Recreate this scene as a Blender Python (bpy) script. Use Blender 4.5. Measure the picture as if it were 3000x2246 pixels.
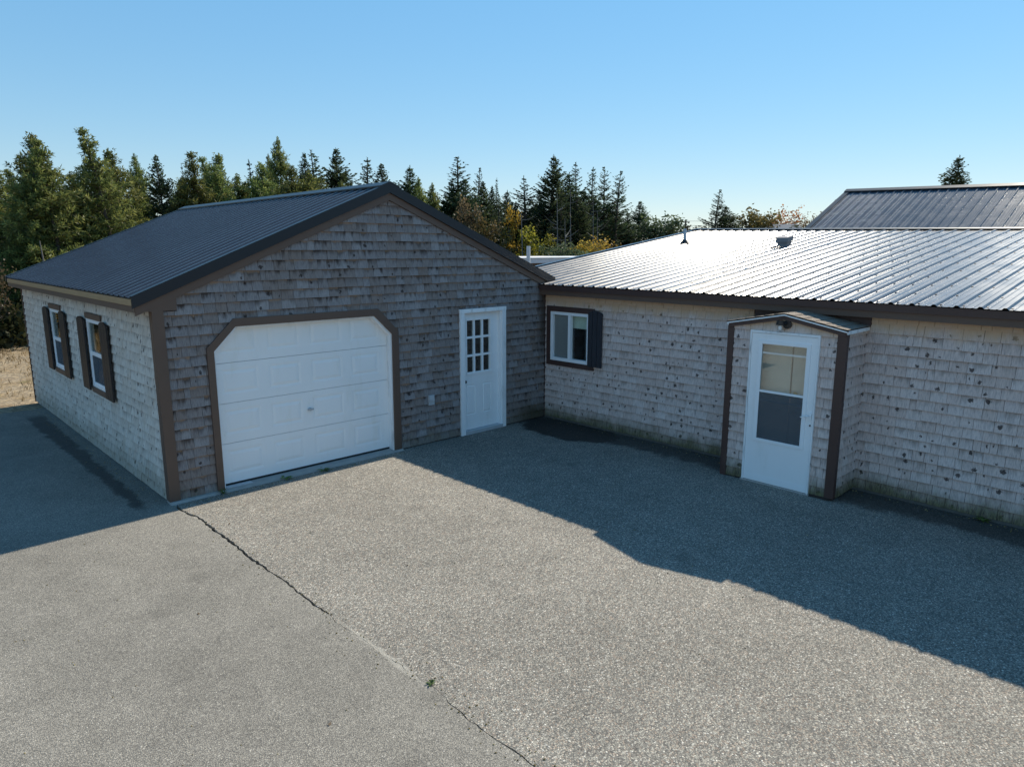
import bpy, math, random
from mathutils import Vector, Matrix

# ------------------------------------------------------------------ scene, camera, sky, sun
scene = bpy.context.scene
for o in list(bpy.data.objects):
    bpy.data.objects.remove(o)
COL = scene.collection
CAM = Vector((-2.5907, -8.7785, 3.0784))
C_R = Vector((0.7230484, -0.6907974, 0.0001914))
C_U = Vector((0.1306624, 0.1370346, 0.9819108))
C_F = Vector((0.6783276, 0.7099440, -0.1893439))
FPX = 2036.87
cam_d = bpy.data.cameras.new('camera')
cam_d.sensor_fit = 'HORIZONTAL'
cam_d.sensor_width = 36.0
cam_d.lens = FPX / 3000 * 36.0
cam_d.clip_start = 0.05
cam_d.clip_end = 3000
cam = bpy.data.objects.new('camera', cam_d)
COL.objects.link(cam)
rot = Matrix((C_R, C_U, -C_F)).transposed().to_4x4()
cam.matrix_world = Matrix.Translation(CAM) @ rot
scene.camera = cam

SUN = Vector((1.0, 0.05, 0.742)).normalized()          # towards the sun
SUN_EL = math.asin(SUN.z)
SUN_AZ = math.atan2(SUN.x, SUN.y)
world = bpy.data.worlds.new('World')
scene.world = world
world.use_nodes = True
wn = world.node_tree
bg = wn.nodes['Background']
sky = wn.nodes.new('ShaderNodeTexSky')
sky.sky_type = 'NISHITA'
sky.sun_disc = False
sky.sun_elevation = SUN_EL
sky.sun_rotation = SUN_AZ
sky.altitude = 0.0
sky.air_density = 1.3
sky.dust_density = 0.0
sky.ozone_density = 10.0
sky_g = wn.nodes.new('ShaderNodeGamma')            # one even grade over the whole sky
sky_g.inputs[1].default_value = 0.4
sky_s = wn.nodes.new('ShaderNodeHueSaturation')
sky_s.inputs['Saturation'].default_value = 1.64
wn.links.new(sky.outputs[0], sky_g.inputs[0])
wn.links.new(sky_g.outputs[0], sky_s.inputs['Color'])
wn.links.new(sky_s.outputs[0], bg.inputs[0])
bg.inputs[1].default_value = 0.15
sun_d = bpy.data.lights.new('sun', 'SUN')
sun_d.energy = 2.95
sun_d.angle = math.radians(0.53)
sun_d.color = (1.0, 0.91, 0.76)
sun = bpy.data.objects.new('sun', sun_d)
COL.objects.link(sun)
sun.rotation_euler = SUN.to_track_quat('Z', 'Y').to_euler()
sun.location = (20, 1, 20)

scene.view_settings.view_transform = 'Standard'
scene.view_settings.look = 'None'
scene.view_settings.gamma = 1.0
scene.view_settings.use_curve_mapping = False
scene.view_settings.exposure = 1.48
scene.render.engine = 'CYCLES'
scene.cycles.use_adaptive_sampling = True
scene.cycles.use_denoising = True
scene.cycles.max_bounces = 6
scene.cycles.diffuse_bounces = 3
scene.cycles.glossy_bounces = 3
scene.cycles.transparent_max_bounces = 8
scene.cycles.transmission_bounces = 3

R = random.Random(11)

# ------------------------------------------------------------------ helpers
def ray(u, v):
    return C_F + C_R * ((u - 1500) / FPX) - C_U * ((v - 1123) / FPX)

def at_y(u, v, Y):
    d = ray(u, v)
    return CAM + d * ((Y - CAM.y) / d.y)

def at_dist(u, v, dist):
    d = ray(u, v)
    return CAM + d * (dist / math.hypot(d.x, d.y))

def screen(p):
    d = p - CAM
    w = d.dot(C_F)
    if w < .1:
        return None
    return (1500 + FPX * d.dot(C_R) / w, 1123 - FPX * d.dot(C_U) / w)

def wloc(o):
    v = Vector((0, 0, 0))
    while o is not None:
        v += o.location
        o = o.parent
    return v

class MB:
    def __init__(s):
        s.v, s.f, s.uv, s.col, s.mi = [], [], [], [], []
    def poly(s, pts, uv=None, col=None, mi=0):
        i = len(s.v)
        s.v.extend(tuple(p) for p in pts)
        s.f.append(tuple(range(i, i + len(pts))))
        s.uv.append(uv); s.col.append(col); s.mi.append(mi)
    def face(s, idx, col=None, mi=0):
        s.f.append(tuple(idx)); s.uv.append(None); s.col.append(col); s.mi.append(mi)
    def box(s, a, b, mi=0, col=None):
        x0, x1 = sorted((a[0], b[0])); y0, y1 = sorted((a[1], b[1])); z0, z1 = sorted((a[2], b[2]))
        i = len(s.v)
        s.v += [(x0,y0,z0),(x1,y0,z0),(x1,y1,z0),(x0,y1,z0),(x0,y0,z1),(x1,y0,z1),(x1,y1,z1),(x0,y1,z1)]
        for q in ((0,3,2,1),(4,5,6,7),(0,1,5,4),(1,2,6,5),(2,3,7,6),(3,0,4,7)):
            s.face([i + k for k in q], col, mi)
        return s
    def prism(s, A, B, mi=0, col=None, uvA=None):
        """closed solid between two matching outlines A (front) and B (back)"""
        n = len(A); i = len(s.v)
        s.v += [tuple(p) for p in A] + [tuple(p) for p in B]
        s.f.append(tuple(range(i, i + n))); s.uv.append(uvA); s.col.append(col); s.mi.append(mi)
        s.f.append(tuple(range(i + 2 * n - 1, i + n - 1, -1))); s.uv.append(uvA[::-1] if uvA else None); s.col.append(col); s.mi.append(mi)
        for k in range(n):
            j = (k + 1) % n
            s.f.append((i + k, i + n + k, i + n + j, i + j))
            s.uv.append([uvA[k], uvA[k], uvA[j], uvA[j]] if uvA else None)
            s.col.append(col); s.mi.append(mi)
        return s
    def tube(s, pts, rad, n=8, mi=0, col=None, cap=True):
        pts = [Vector(p) for p in pts]
        i = len(s.v)
        for k, p in enumerate(pts):
            d = (pts[min(k + 1, len(pts) - 1)] - pts[max(k - 1, 0)]).normalized()
            a = d.orthogonal().normalized() if abs(d.z) < .95 else Vector((1, 0, 0))
            a = (a - d * a.dot(d)).normalized(); b = d.cross(a)
            r = rad[k] if isinstance(rad, (list, tuple)) else rad
            for q in range(n):
                t = 2 * math.pi * q / n
                s.v.append(tuple(p + a * (r * math.cos(t)) + b * (r * math.sin(t))))
        for k in range(len(pts) - 1):
            for q in range(n):
                r2 = (q + 1) % n
                s.face((i + k * n + q, i + k * n + r2, i + (k + 1) * n + r2, i + (k + 1) * n + q), col, mi)
        if cap:
            s.face([i + q for q in range(n)][::-1], col, mi)
            s.face([i + (len(pts) - 1) * n + q for q in range(n)], col, mi)
        return s
    def build(s, name, mats, parent=None, smooth=False):
        off = wloc(parent) if parent is not None else Vector((0, 0, 0))
        me = bpy.data.meshes.new(name)
        me.from_pydata([(p[0] - off.x, p[1] - off.y, p[2] - off.z) for p in s.v], [], s.f)
        if not isinstance(mats, (list, tuple)):
            mats = [mats]
        for m in mats:
            me.materials.append(m)
        if any(s.mi):
            me.polygons.foreach_set('material_index', s.mi)
        if any(c is not None for c in s.col):
            ca = me.color_attributes.new('rnd', 'FLOAT_COLOR', 'CORNER')
            buf = []
            for f, c in zip(s.f, s.col):
                c = c or (.5, .5, .5)
                buf += [c[0], c[1], c[2], 1.0] * len(f)
            ca.data.foreach_set('color', buf)
        if any(u is not None for u in s.uv):
            ul = me.uv_layers.new(name='UVMap')
            buf = []
            for f, u in zip(s.f, s.uv):
                if u is None:
                    buf += [0.5, 0.5] * len(f)
                else:
                    for q in u:
                        buf += [q[0], q[1]]
            ul.data.foreach_set('uv', buf)
        if smooth:
            me.polygons.foreach_set('use_smooth', [True] * len(s.f))
        me.update()
        o = bpy.data.objects.new(name, me)
        COL.objects.link(o)
        if parent is not None:
            o.parent = parent
        return o

def tag(o, label=None, cat=None, group=None, kind=None):
    if label: o['label'] = label
    if cat: o['category'] = cat
    if group: o['group'] = group
    if kind: o['kind'] = kind
    return o

def empty(name, loc=(0, 0, 0), parent=None):
    o = bpy.data.objects.new(name, None)
    o.empty_display_size = .3
    COL.objects.link(o)
    if parent is not None:
        o.parent = parent
    else:
        o.location = loc
    return o

def bx(name, a, b, m, parent):
    return MB().box(a, b).build(name, m, parent)

# ------------------------------------------------------------------ materials
def new_mat(name):
    m = bpy.data.materials.new(name)
    m.use_nodes = True
    nt = m.node_tree
    nt.nodes.clear()
    out = nt.nodes.new('ShaderNodeOutputMaterial')
    return m, nt, out

class G:
    """small node-graph writer"""
    def __init__(s, nt): s.nt = nt
    def n(s, t, ins=None, **props):
        nd = s.nt.nodes.new(t)
        for k, v in props.items(): setattr(nd, k, v)
        for k, v in (ins or {}).items():
            sock = nd.inputs[k]
            if isinstance(v, bpy.types.NodeSocket): s.nt.links.new(v, sock)
            else: sock.default_value = v
        return nd
    def m(s, op, a, b=0.0, c=0.0, clamp=False):
        nd = s.n('ShaderNodeMath', {0: a, 1: b, 2: c}, operation=op)
        nd.use_clamp = clamp
        return nd.outputs[0]
    def mix(s, f, a, b, blend='MIX'):
        nd = s.n('ShaderNodeMix', data_type='RGBA', blend_type=blend)
        for k, v in ((0, f), (6, a), (7, b)):
            if isinstance(v, bpy.types.NodeSocket): s.nt.links.new(v, nd.inputs[k])
            else: nd.inputs[k].default_value = v if k == 0 or len(v) == 4 else (*v, 1)
        return nd.outputs[2]
    def step(s, x, lo, hi):
        nd = s.n('ShaderNodeMapRange', {0: x, 1: lo, 2: hi, 3: 0.0, 4: 1.0}, interpolation_type='SMOOTHSTEP')
        return nd.outputs[0]
    def ramp(s, x, stops):
        nd = s.n('ShaderNodeValToRGB', {0: x})
        e = nd.color_ramp.elements
        while len(e) < len(stops): e.new(.5)
        for k, (p, c) in enumerate(stops):
            e[k].position = p; e[k].color = (*c, 1)
        return nd.outputs[0]
    def noise(s, vec, scale, detail=3, rough=.55):
        return s.n('ShaderNodeTexNoise', {'Vector': vec, 'Scale': scale, 'Detail': detail, 'Roughness': rough}).outputs[0]
    def scaled(s, vec, sc):
        return s.n('ShaderNodeMapping', {0: vec, 3: sc}).outputs[0]

def plain(name, c, rough=.6, var=.12, scale=6.0, metal=0.0, spec=.5, bump=0.0, dirt=None):
    m, nt, out = new_mat(name)
    g = G(nt)
    tc = g.n('ShaderNodeTexCoord').outputs['Object']
    n1 = g.noise(tc, scale, 4)
    f = g.m('MULTIPLY_ADD', g.m('SUBTRACT', n1, .5), var * 2.5, 1.0)
    hs = g.n('ShaderNodeHueSaturation', {'Color': (*c, 1), 'Value': f}).outputs[0]
    if dirt:
        n2 = g.noise(g.scaled(tc, (7, 7, 1.6)), 1.0, 5, .65)
        hs = g.mix(g.m('MULTIPLY', g.step(n2, .5, .78), dirt[1]), hs, dirt[0])
    b = g.n('ShaderNodeBsdfPrincipled', {'Base Color': hs, 'Roughness': rough, 'Metallic': metal, 'Specular IOR Level': spec})
    if bump:
        bp = g.n('ShaderNodeBump', {'Strength': bump, 'Distance': .01, 'Height': g.noise(tc, scale * 12, 3)})
        nt.links.new(bp.outputs[0], b.inputs['Normal'])
    nt.links.new(b.outputs[0], out.inputs[0])
    return m

def shingle_mat(name, stops, dark, dark_amt, warm, warm_amt, knot_thr, zone=None):
    m, nt, out = new_mat(name)
    g = G(nt)
    tc = g.n('ShaderNodeTexCoord').outputs['Object']
    at = g.n('ShaderNodeAttribute', attribute_name='rnd').outputs['Color']
    sc = g.n('ShaderNodeSeparateColor', {0: at})
    r_, g_, b_ = sc.outputs[0], sc.outputs[1], sc.outputs[2]
    uv = g.n('ShaderNodeSeparateXYZ', {0: g.n('ShaderNodeUVMap', uv_map='UVMap').outputs[0]})
    u, v = uv.outputs[0], uv.outputs[1]
    shift = g.n('ShaderNodeVectorMath', {0: tc, 1: g.n('ShaderNodeVectorMath', {0: at, 1: (9, 9, 9)}, operation='MULTIPLY').outputs[0]}, operation='ADD').outputs[0]
    grain = g.noise(g.scaled(shift, (95, 95, 5)), 1.0, 4, .6)
    streak = g.noise(g.scaled(shift, (13, 13, 2.6)), 1.0, 4, .6)
    blot = g.noise(tc, 1.1, 3)
    base = g.ramp(g.m('MULTIPLY_ADD', g.m('SUBTRACT', blot, .5), .5, g.m('MULTIPLY_ADD', g.m('SUBTRACT', r_, .5), .5, .5)), stops)
    base = g.mix(1.0, base, g.ramp(grain, [(0.25, (.62, .62, .64)), (.5, (1, 1, 1)), (.8, (1.22, 1.22, 1.2))]), 'MULTIPLY')
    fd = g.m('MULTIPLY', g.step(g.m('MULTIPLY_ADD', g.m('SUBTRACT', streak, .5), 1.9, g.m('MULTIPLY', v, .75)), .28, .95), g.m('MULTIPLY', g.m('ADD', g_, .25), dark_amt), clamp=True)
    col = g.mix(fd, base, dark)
    fl = g.m('MULTIPLY', g.step(streak, .62, .8), .35)
    col = g.mix(fl, col, stops[-1][1])
    fw = g.m('MULTIPLY', g.step(g.m('MULTIPLY_ADD', g.m('SUBTRACT', streak, .5), .9, v), .72, 1.05), g.m('MULTIPLY', g.step(b_, .3, .9), warm_amt))
    col = g.mix(fw, col, warm)
    cx = g.m('MULTIPLY_ADD', g.m('FRACT', g.m('MULTIPLY', r_, 7.31)), .7, .15)
    cz = g.m('MULTIPLY_ADD', g.m('FRACT', g.m('MULTIPLY', g_, 5.77)), .7, .12)
    dx = g.m('MULTIPLY', g.m('SUBTRACT', u, cx), 1.25)
    dz = g.m('MULTIPLY', g.m('SUBTRACT', v, cz), .8)
    dd = g.m('SQRT', g.m('ADD', g.m('MULTIPLY', dx, dx), g.m('MULTIPLY', dz, dz)))
    kd = g.noise(shift, 55.0, 3)
    dd = g.m('MULTIPLY_ADD', g.m('SUBTRACT', kd, .5), .42, g.m('SUBTRACT', dd, g.m('MULTIPLY', g_, .10)))
    kn = g.m('MULTIPLY', g.m('SUBTRACT', 1.0, g.step(dd, .03, .09)), g.m('GREATER_THAN', g.m('FRACT', g.m('MULTIPLY', b_, 3.71)), knot_thr))
    col = g.mix(g.m('MULTIPLY', kn, .85), col, (.028, .018, .016))
    if zone:
        z = g.n('ShaderNodeSeparateXYZ', {0: tc}).outputs[2]
        n2 = g.noise(g.scaled(tc, (4, 4, 2)), 1.0, 4, .65)
        zz = g.m('MULTIPLY_ADD', g.m('SUBTRACT', n2, .5), zone['rag'], z)
        col = g.mix(g.m('MULTIPLY', g.m('SUBTRACT', 1.0, g.step(zz, 0.02, zone['damp'])), zone['amt']), col, g.mix(g.step(grain, .35, .6), (.055, .044, .028), (.13, .125, .055)))
        if 'corner' in zone:            # rain stain running down the inner corner
            xx = g.n('ShaderNodeSeparateXYZ', {0: tc}).outputs[0]
            xs_ = g.m('MULTIPLY_ADD', g.m('SUBTRACT', n2, .5), .35, xx)
            col = g.mix(g.m('MULTIPLY', g.step(xs_, 6.36, 6.58), g.m('MULTIPLY', g.step(z, .9, 1.7), .75)), col, (.045, .032, .024))
            col = g.mix(g.m('MULTIPLY', g.step(xs_, 5.6, 6.3), g.m('MULTIPLY', g.m('SUBTRACT', 1.0, g.step(zz, .1, .42)), .85)), col, (.06, .052, .03))
        if 'top' in zone:
            col = g.mix(g.m('MULTIPLY', g.step(zz, zone['top'] - .30, zone['top'] - .08), .8), col, (.62, .42, .26))
    b = g.n('ShaderNodeBsdfPrincipled', {'Base Color': col, 'Roughness': .88, 'Specular IOR Level': .25})
    bp = g.n('ShaderNodeBump', {'Strength': .5, 'Distance': .004, 'Height': grain})
    nt.links.new(bp.outputs[0], b.inputs['Normal'])
    nt.links.new(b.outputs[0], out.inputs[0])
    return m

def asphalt_mat(name, side):
    m, nt, out = new_mat(name)
    g = G(nt)
    tc = g.n('ShaderNodeTexCoord').outputs['Object']
    xyz = g.n('ShaderNodeSeparateXYZ', {0: tc})
    x, y = xyz.outputs[0], xyz.outputs[1]
    coarse = side == 'new'
    warp = g.n('ShaderNodeVectorMath', {0: tc, 1: g.n('ShaderNodeVectorMath', {0: g.n('ShaderNodeTexNoise', {'Vector': tc, 'Scale': 60.0}).outputs[1], 1: (.012, .012, .012)}, operation='MULTIPLY').outputs[0]}, operation='ADD').outputs[0]
    vo = g.n('ShaderNodeTexVoronoi', {'Vector': warp, 'Scale': 84.0 if coarse else 110.0, 'Randomness': 1.0})
    vs = g.n('ShaderNodeSeparateColor', {0: vo.outputs['Color']})
    vo2 = g.n('ShaderNodeTexVoronoi', {'Vector': tc, 'Scale': 230.0})
    vs2 = g.n('ShaderNodeSeparateColor', {0: vo2.outputs['Color']})
    if coarse:
        agg = g.ramp(vs.outputs[0], [(0.0, (.105, .10, .09)), (.3, (.18, .168, .147)), (.62, (.25, .235, .202)), (.92, (.34, .318, .27)), (1.0, (.54, .51, .45))])
        agg = g.mix(g.m('MULTIPLY', g.m('GREATER_THAN', vs.outputs[1], .82), .35), agg, (.36, .26, .19))
    else:
        agg = g.ramp(vs.outputs[0], [(0.0, (.15, .14, .123)), (.4, (.22, .204, .176)), (.75, (.26, .242, .208)), (.97, (.30, .28, .24)), (1.0, (.44, .41, .36))])
    agg = g.mix(.45, agg, g.mix(1.0, agg, g.ramp(vs2.outputs[0], [(0, (.35, .35, .36)), (.5, (1, 1, 1)), (1, (1.7, 1.66, 1.55))]), 'MULTIPLY'))
    gap = g.step(vo.outputs['Distance'], .35, .75)
    agg = g.mix(g.m('MULTIPLY', gap, .55), agg, (.055, .054, .052))
    big = g.noise(tc, .55, 4, .6)
    mid = g.noise(tc, 3.2, 4, .6)
    f = g.m('MULTIPLY_ADD', g.m('SUBTRACT', big, .5), 0.5 if coarse else 0.8, 1.0)
    huge = g.noise(g.scaled(tc, (.5, .16, 1)), 1.0, 4, .6)
    f = g.m('MULTIPLY', f, g.m('MULTIPLY_ADD', g.m('SUBTRACT', huge, .5), .55, 1.0))
    spots = g.n('ShaderNodeTexVoronoi', {'Vector': tc, 'Scale': .9}).outputs['Distance']
    spn = g.m('MULTIPLY_ADD', g.m('SUBTRACT', g.noise(tc, 7.0, 4), .5), .25, spots)
    f = g.m('MULTIPLY', f, g.m('MULTIPLY_ADD', g.step(spn, .02, .16), .18, .82))
    f = g.m('MULTIPLY', f, g.m('MULTIPLY_ADD', g.m('SUBTRACT', mid, .5), .45, 1.0))
    fc = g.n('ShaderNodeCombineColor', {0: f, 1: f, 2: f}).outputs[0]
    col = g.mix(1.0, agg, fc, 'MULTIPLY')
    nw = g.noise(tc, 2.6, 8, .72)
    nw2 = g.m('SUBTRACT', nw, .5)
    if coarse:
        strip = g.step(g.m('MULTIPLY_ADD', nw2, .75, x), 5.98, 6.2)
        ex = g.m('DIVIDE', g.m('SUBTRACT', x, 6.2), .62)
        ey = g.m('DIVIDE', g.m('ADD', y, 1.0), 1.15)
        er = g.m('MULTIPLY_ADD', nw2, 1.1, g.m('SQRT', g.m('ADD', g.m('MULTIPLY', ex, ex), g.m('MULTIPLY', ey, ey))))
        blob = g.m('SUBTRACT', 1.0, g.step(er, .82, 1.0))
        wet = g.m('MAXIMUM', g.m('MULTIPLY', strip, .8), blob)
        wet = g.m('MULTIPLY', wet, g.m('LESS_THAN', x, 7.0))
    else:
        ax = g.m('ABSOLUTE', g.m('ADD', x, g.m('MULTIPLY_ADD', nw2, .34, .31)))
        ln = g.m('MULTIPLY', g.step(y, -.1, .25), g.m('SUBTRACT', 1.0, g.step(y, 6.3, 6.8)))
        wid = g.m('MULTIPLY_ADD', y, .012, .05)
        wet = g.m('MULTIPLY', g.m('SUBTRACT', 1.0, g.step(g.m('SUBTRACT', ax, wid), -.02, .05)), ln)
        wet = g.m('MULTIPLY', wet, g.m('MULTIPLY_ADD', mid, .5, .6), clamp=True)
    col = g.mix(g.m('MULTIPLY', wet, .86), col, (.010, .010, .010))
    sd = g.m('ABSOLUTE', g.m('SUBTRACT', x, .075))
    sy = g.m('MULTIPLY', g.step(y, -5.5, -4.6), g.m('SUBTRACT', 1.0, g.step(y, -4.3, -3.6)))
    sand = g.m('MULTIPLY', g.m('SUBTRACT', 1.0, g.step(g.m('MULTIPLY_ADD', nw2, .14, sd), .0, .035)), sy)
    col = g.mix(g.m('MULTIPLY', sand, .55), col, (.40, .375, .32))
    rough = g.m('MULTIPLY_ADD', wet, -.25, .92)
    b = g.n('ShaderNodeBsdfPrincipled', {'Base Color': col, 'Roughness': rough, 'Specular IOR Level': .3})
    bp = g.n('ShaderNodeBump', {'Strength': .8 if coarse else .6, 'Distance': .006, 'Height': g.m('SUBTRACT', 1.0, vo.outputs['Distance'])})
    nt.links.new(bp.outputs[0], b.inputs['Normal'])
    nt.links.new(b.outputs[0], out.inputs[0])
    return m

def ground_mat():
    m, nt, out = new_mat('gravel_and_dry_grass')
    g = G(nt)
    tc = g.n('ShaderNodeTexCoord').outputs['Object']
    n1 = g.noise(tc, .7, 6, .65); n2 = g.noise(tc, 9.0, 4, .6)
    vo = g.n('ShaderNodeTexVoronoi', {'Vector': tc, 'Scale': 22.0})
    base = g.ramp(n1, [(.3, (.20, .145, .09)), (.48, (.27, .22, .155)), (.6, (.24, .18, .11)), (.72, (.12, .12, .045))])
    st = g.ramp(g.n('ShaderNodeSeparateColor', {0: vo.outputs['Color']}).outputs[0], [(0, (.6, .6, .6)), (.7, (1, 1, 1)), (1, (1.6, 1.55, 1.45))])
    col = g.mix(1.0, base, st, 'MULTIPLY')
    col = g.mix(g.m('MULTIPLY', g.step(n2, .5, .7), .5), col, (.22, .15, .07))
    b = g.n('ShaderNodeBsdfPrincipled', {'Base Color': col, 'Roughness': .95, 'Specular IOR Level': .2})
    bp = g.n('ShaderNodeBump', {'Strength': .8, 'Distance': .03, 'Height': n2})
    nt.links.new(bp.outputs[0], b.inputs['Normal'])
    nt.links.new(b.outputs[0], out.inputs[0])
    return m

def metal_mat(name, c, rough, coat=0.0, metal=0.0, wave=.12):
    m, nt, out = new_mat(name)
    g = G(nt)
    tc = g.n('ShaderNodeTexCoord').outputs['Object']
    n1 = g.noise(tc, 2.2, 3); n2 = g.noise(tc, 14.0, 4, .6)
    hs = g.n('ShaderNodeHueSaturation', {'Color': (*c, 1), 'Value': g.m('MULTIPLY_ADD', g.m('SUBTRACT', n1, .5), .3, 1.0)}).outputs[0]
    ro = g.m('MULTIPLY_ADD', g.m('SUBTRACT', n1, .5), .12, rough)
    b = g.n('ShaderNodeBsdfPrincipled', {'Base Color': hs, 'Roughness': ro, 'Metallic': metal, 'Specular IOR Level': .36, 'Coat Weight': coat, 'Coat Roughness': .12})
    bp = g.n('ShaderNodeBump', {'Strength': wave, 'Distance': .04, 'Height': n1})
    nt.links.new(bp.outputs[0], b.inputs['Normal'])
    nt.links.new(b.outputs[0], out.inputs[0])
    return m

def glass_mat(name='window_glass', r0=.06, tint=(.90, .94, .92)):
    m, nt, out = new_mat(name)
    g = G(nt)
    tc = g.n('ShaderNodeTexCoord').outputs['Object']
    bp = g.n('ShaderNodeBump', {'Strength': .015, 'Distance': .02, 'Height': g.noise(tc, 1.6, 2)})
    geo = g.n('ShaderNodeNewGeometry')
    cs = g.m('ABSOLUTE', g.n('ShaderNodeVectorMath', {0: geo.outputs['Incoming'], 1: geo.outputs['Normal']}, operation='DOT_PRODUCT').outputs['Value'])
    fr = g.m('MULTIPLY_ADD', g.m('POWER', g.m('SUBTRACT', 1.0, cs), 5.0), 1.0 - r0, r0, clamp=True)   # same on both faces of the pane
    gl = g.n('ShaderNodeBsdfGlossy', {'Color': (1, 1, 1, 1), 'Roughness': .01, 'Normal': bp.outputs[0]}).outputs[0]
    tr = g.n('ShaderNodeBsdfTransparent', {'Color': (*tint, 1)}).outputs[0]
    mx = g.n('ShaderNodeMixShader', {0: fr, 1: tr, 2: gl}).outputs[0]
    nt.links.new(mx, out.inputs[0])
    return m

def screen_mat(name='insect_screen', c=(.13, .145, .165)):
    m, nt, out = new_mat(name)
    g = G(nt)
    tc = g.n('ShaderNodeTexCoord').outputs['Object']
    f = g.m('MULTIPLY_ADD', g.noise(tc, 30, 2), .1, .5)
    di = g.n('ShaderNodeBsdfDiffuse', {'Color': (*c, 1)}).outputs[0]
    tr = g.n('ShaderNodeBsdfTransparent').outputs[0]
    nt.links.new(g.n('ShaderNodeMixShader', {0: f, 1: tr, 2: di}).outputs[0], out.inputs[0])
    return m

def leaf_mat(name, c1, c2, c3, trans=.3):
    m, nt, out = new_mat(name)
    g = G(nt)
    at = g.n('ShaderNodeAttribute', attribute_name='rnd').outputs['Color']
    sc = g.n('ShaderNodeSeparateColor', {0: at})
    oi = g.n('ShaderNodeObjectInfo').outputs['Random']
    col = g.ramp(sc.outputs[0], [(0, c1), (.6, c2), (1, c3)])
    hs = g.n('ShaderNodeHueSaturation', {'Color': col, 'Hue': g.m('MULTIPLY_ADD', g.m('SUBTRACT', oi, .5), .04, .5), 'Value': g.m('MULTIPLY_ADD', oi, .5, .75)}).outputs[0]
    di = g.n('ShaderNodeBsdfDiffuse', {'Color': hs, 'Roughness': .8}).outputs[0]
    tl = g.n('ShaderNodeBsdfTranslucent', {'Color': hs}).outputs[0]
    gl = g.n('ShaderNodeBsdfGlossy', {'Color': (.5, .5, .5, 1), 'Roughness': .5}).outputs[0]
    a = g.n('ShaderNodeMixShader', {0: trans, 1: di, 2: tl}).outputs[0]
    nt.links.new(g.n('ShaderNodeMixShader', {0: .03, 1: a, 2: gl}).outputs[0], out.inputs[0])
    return m

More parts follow.
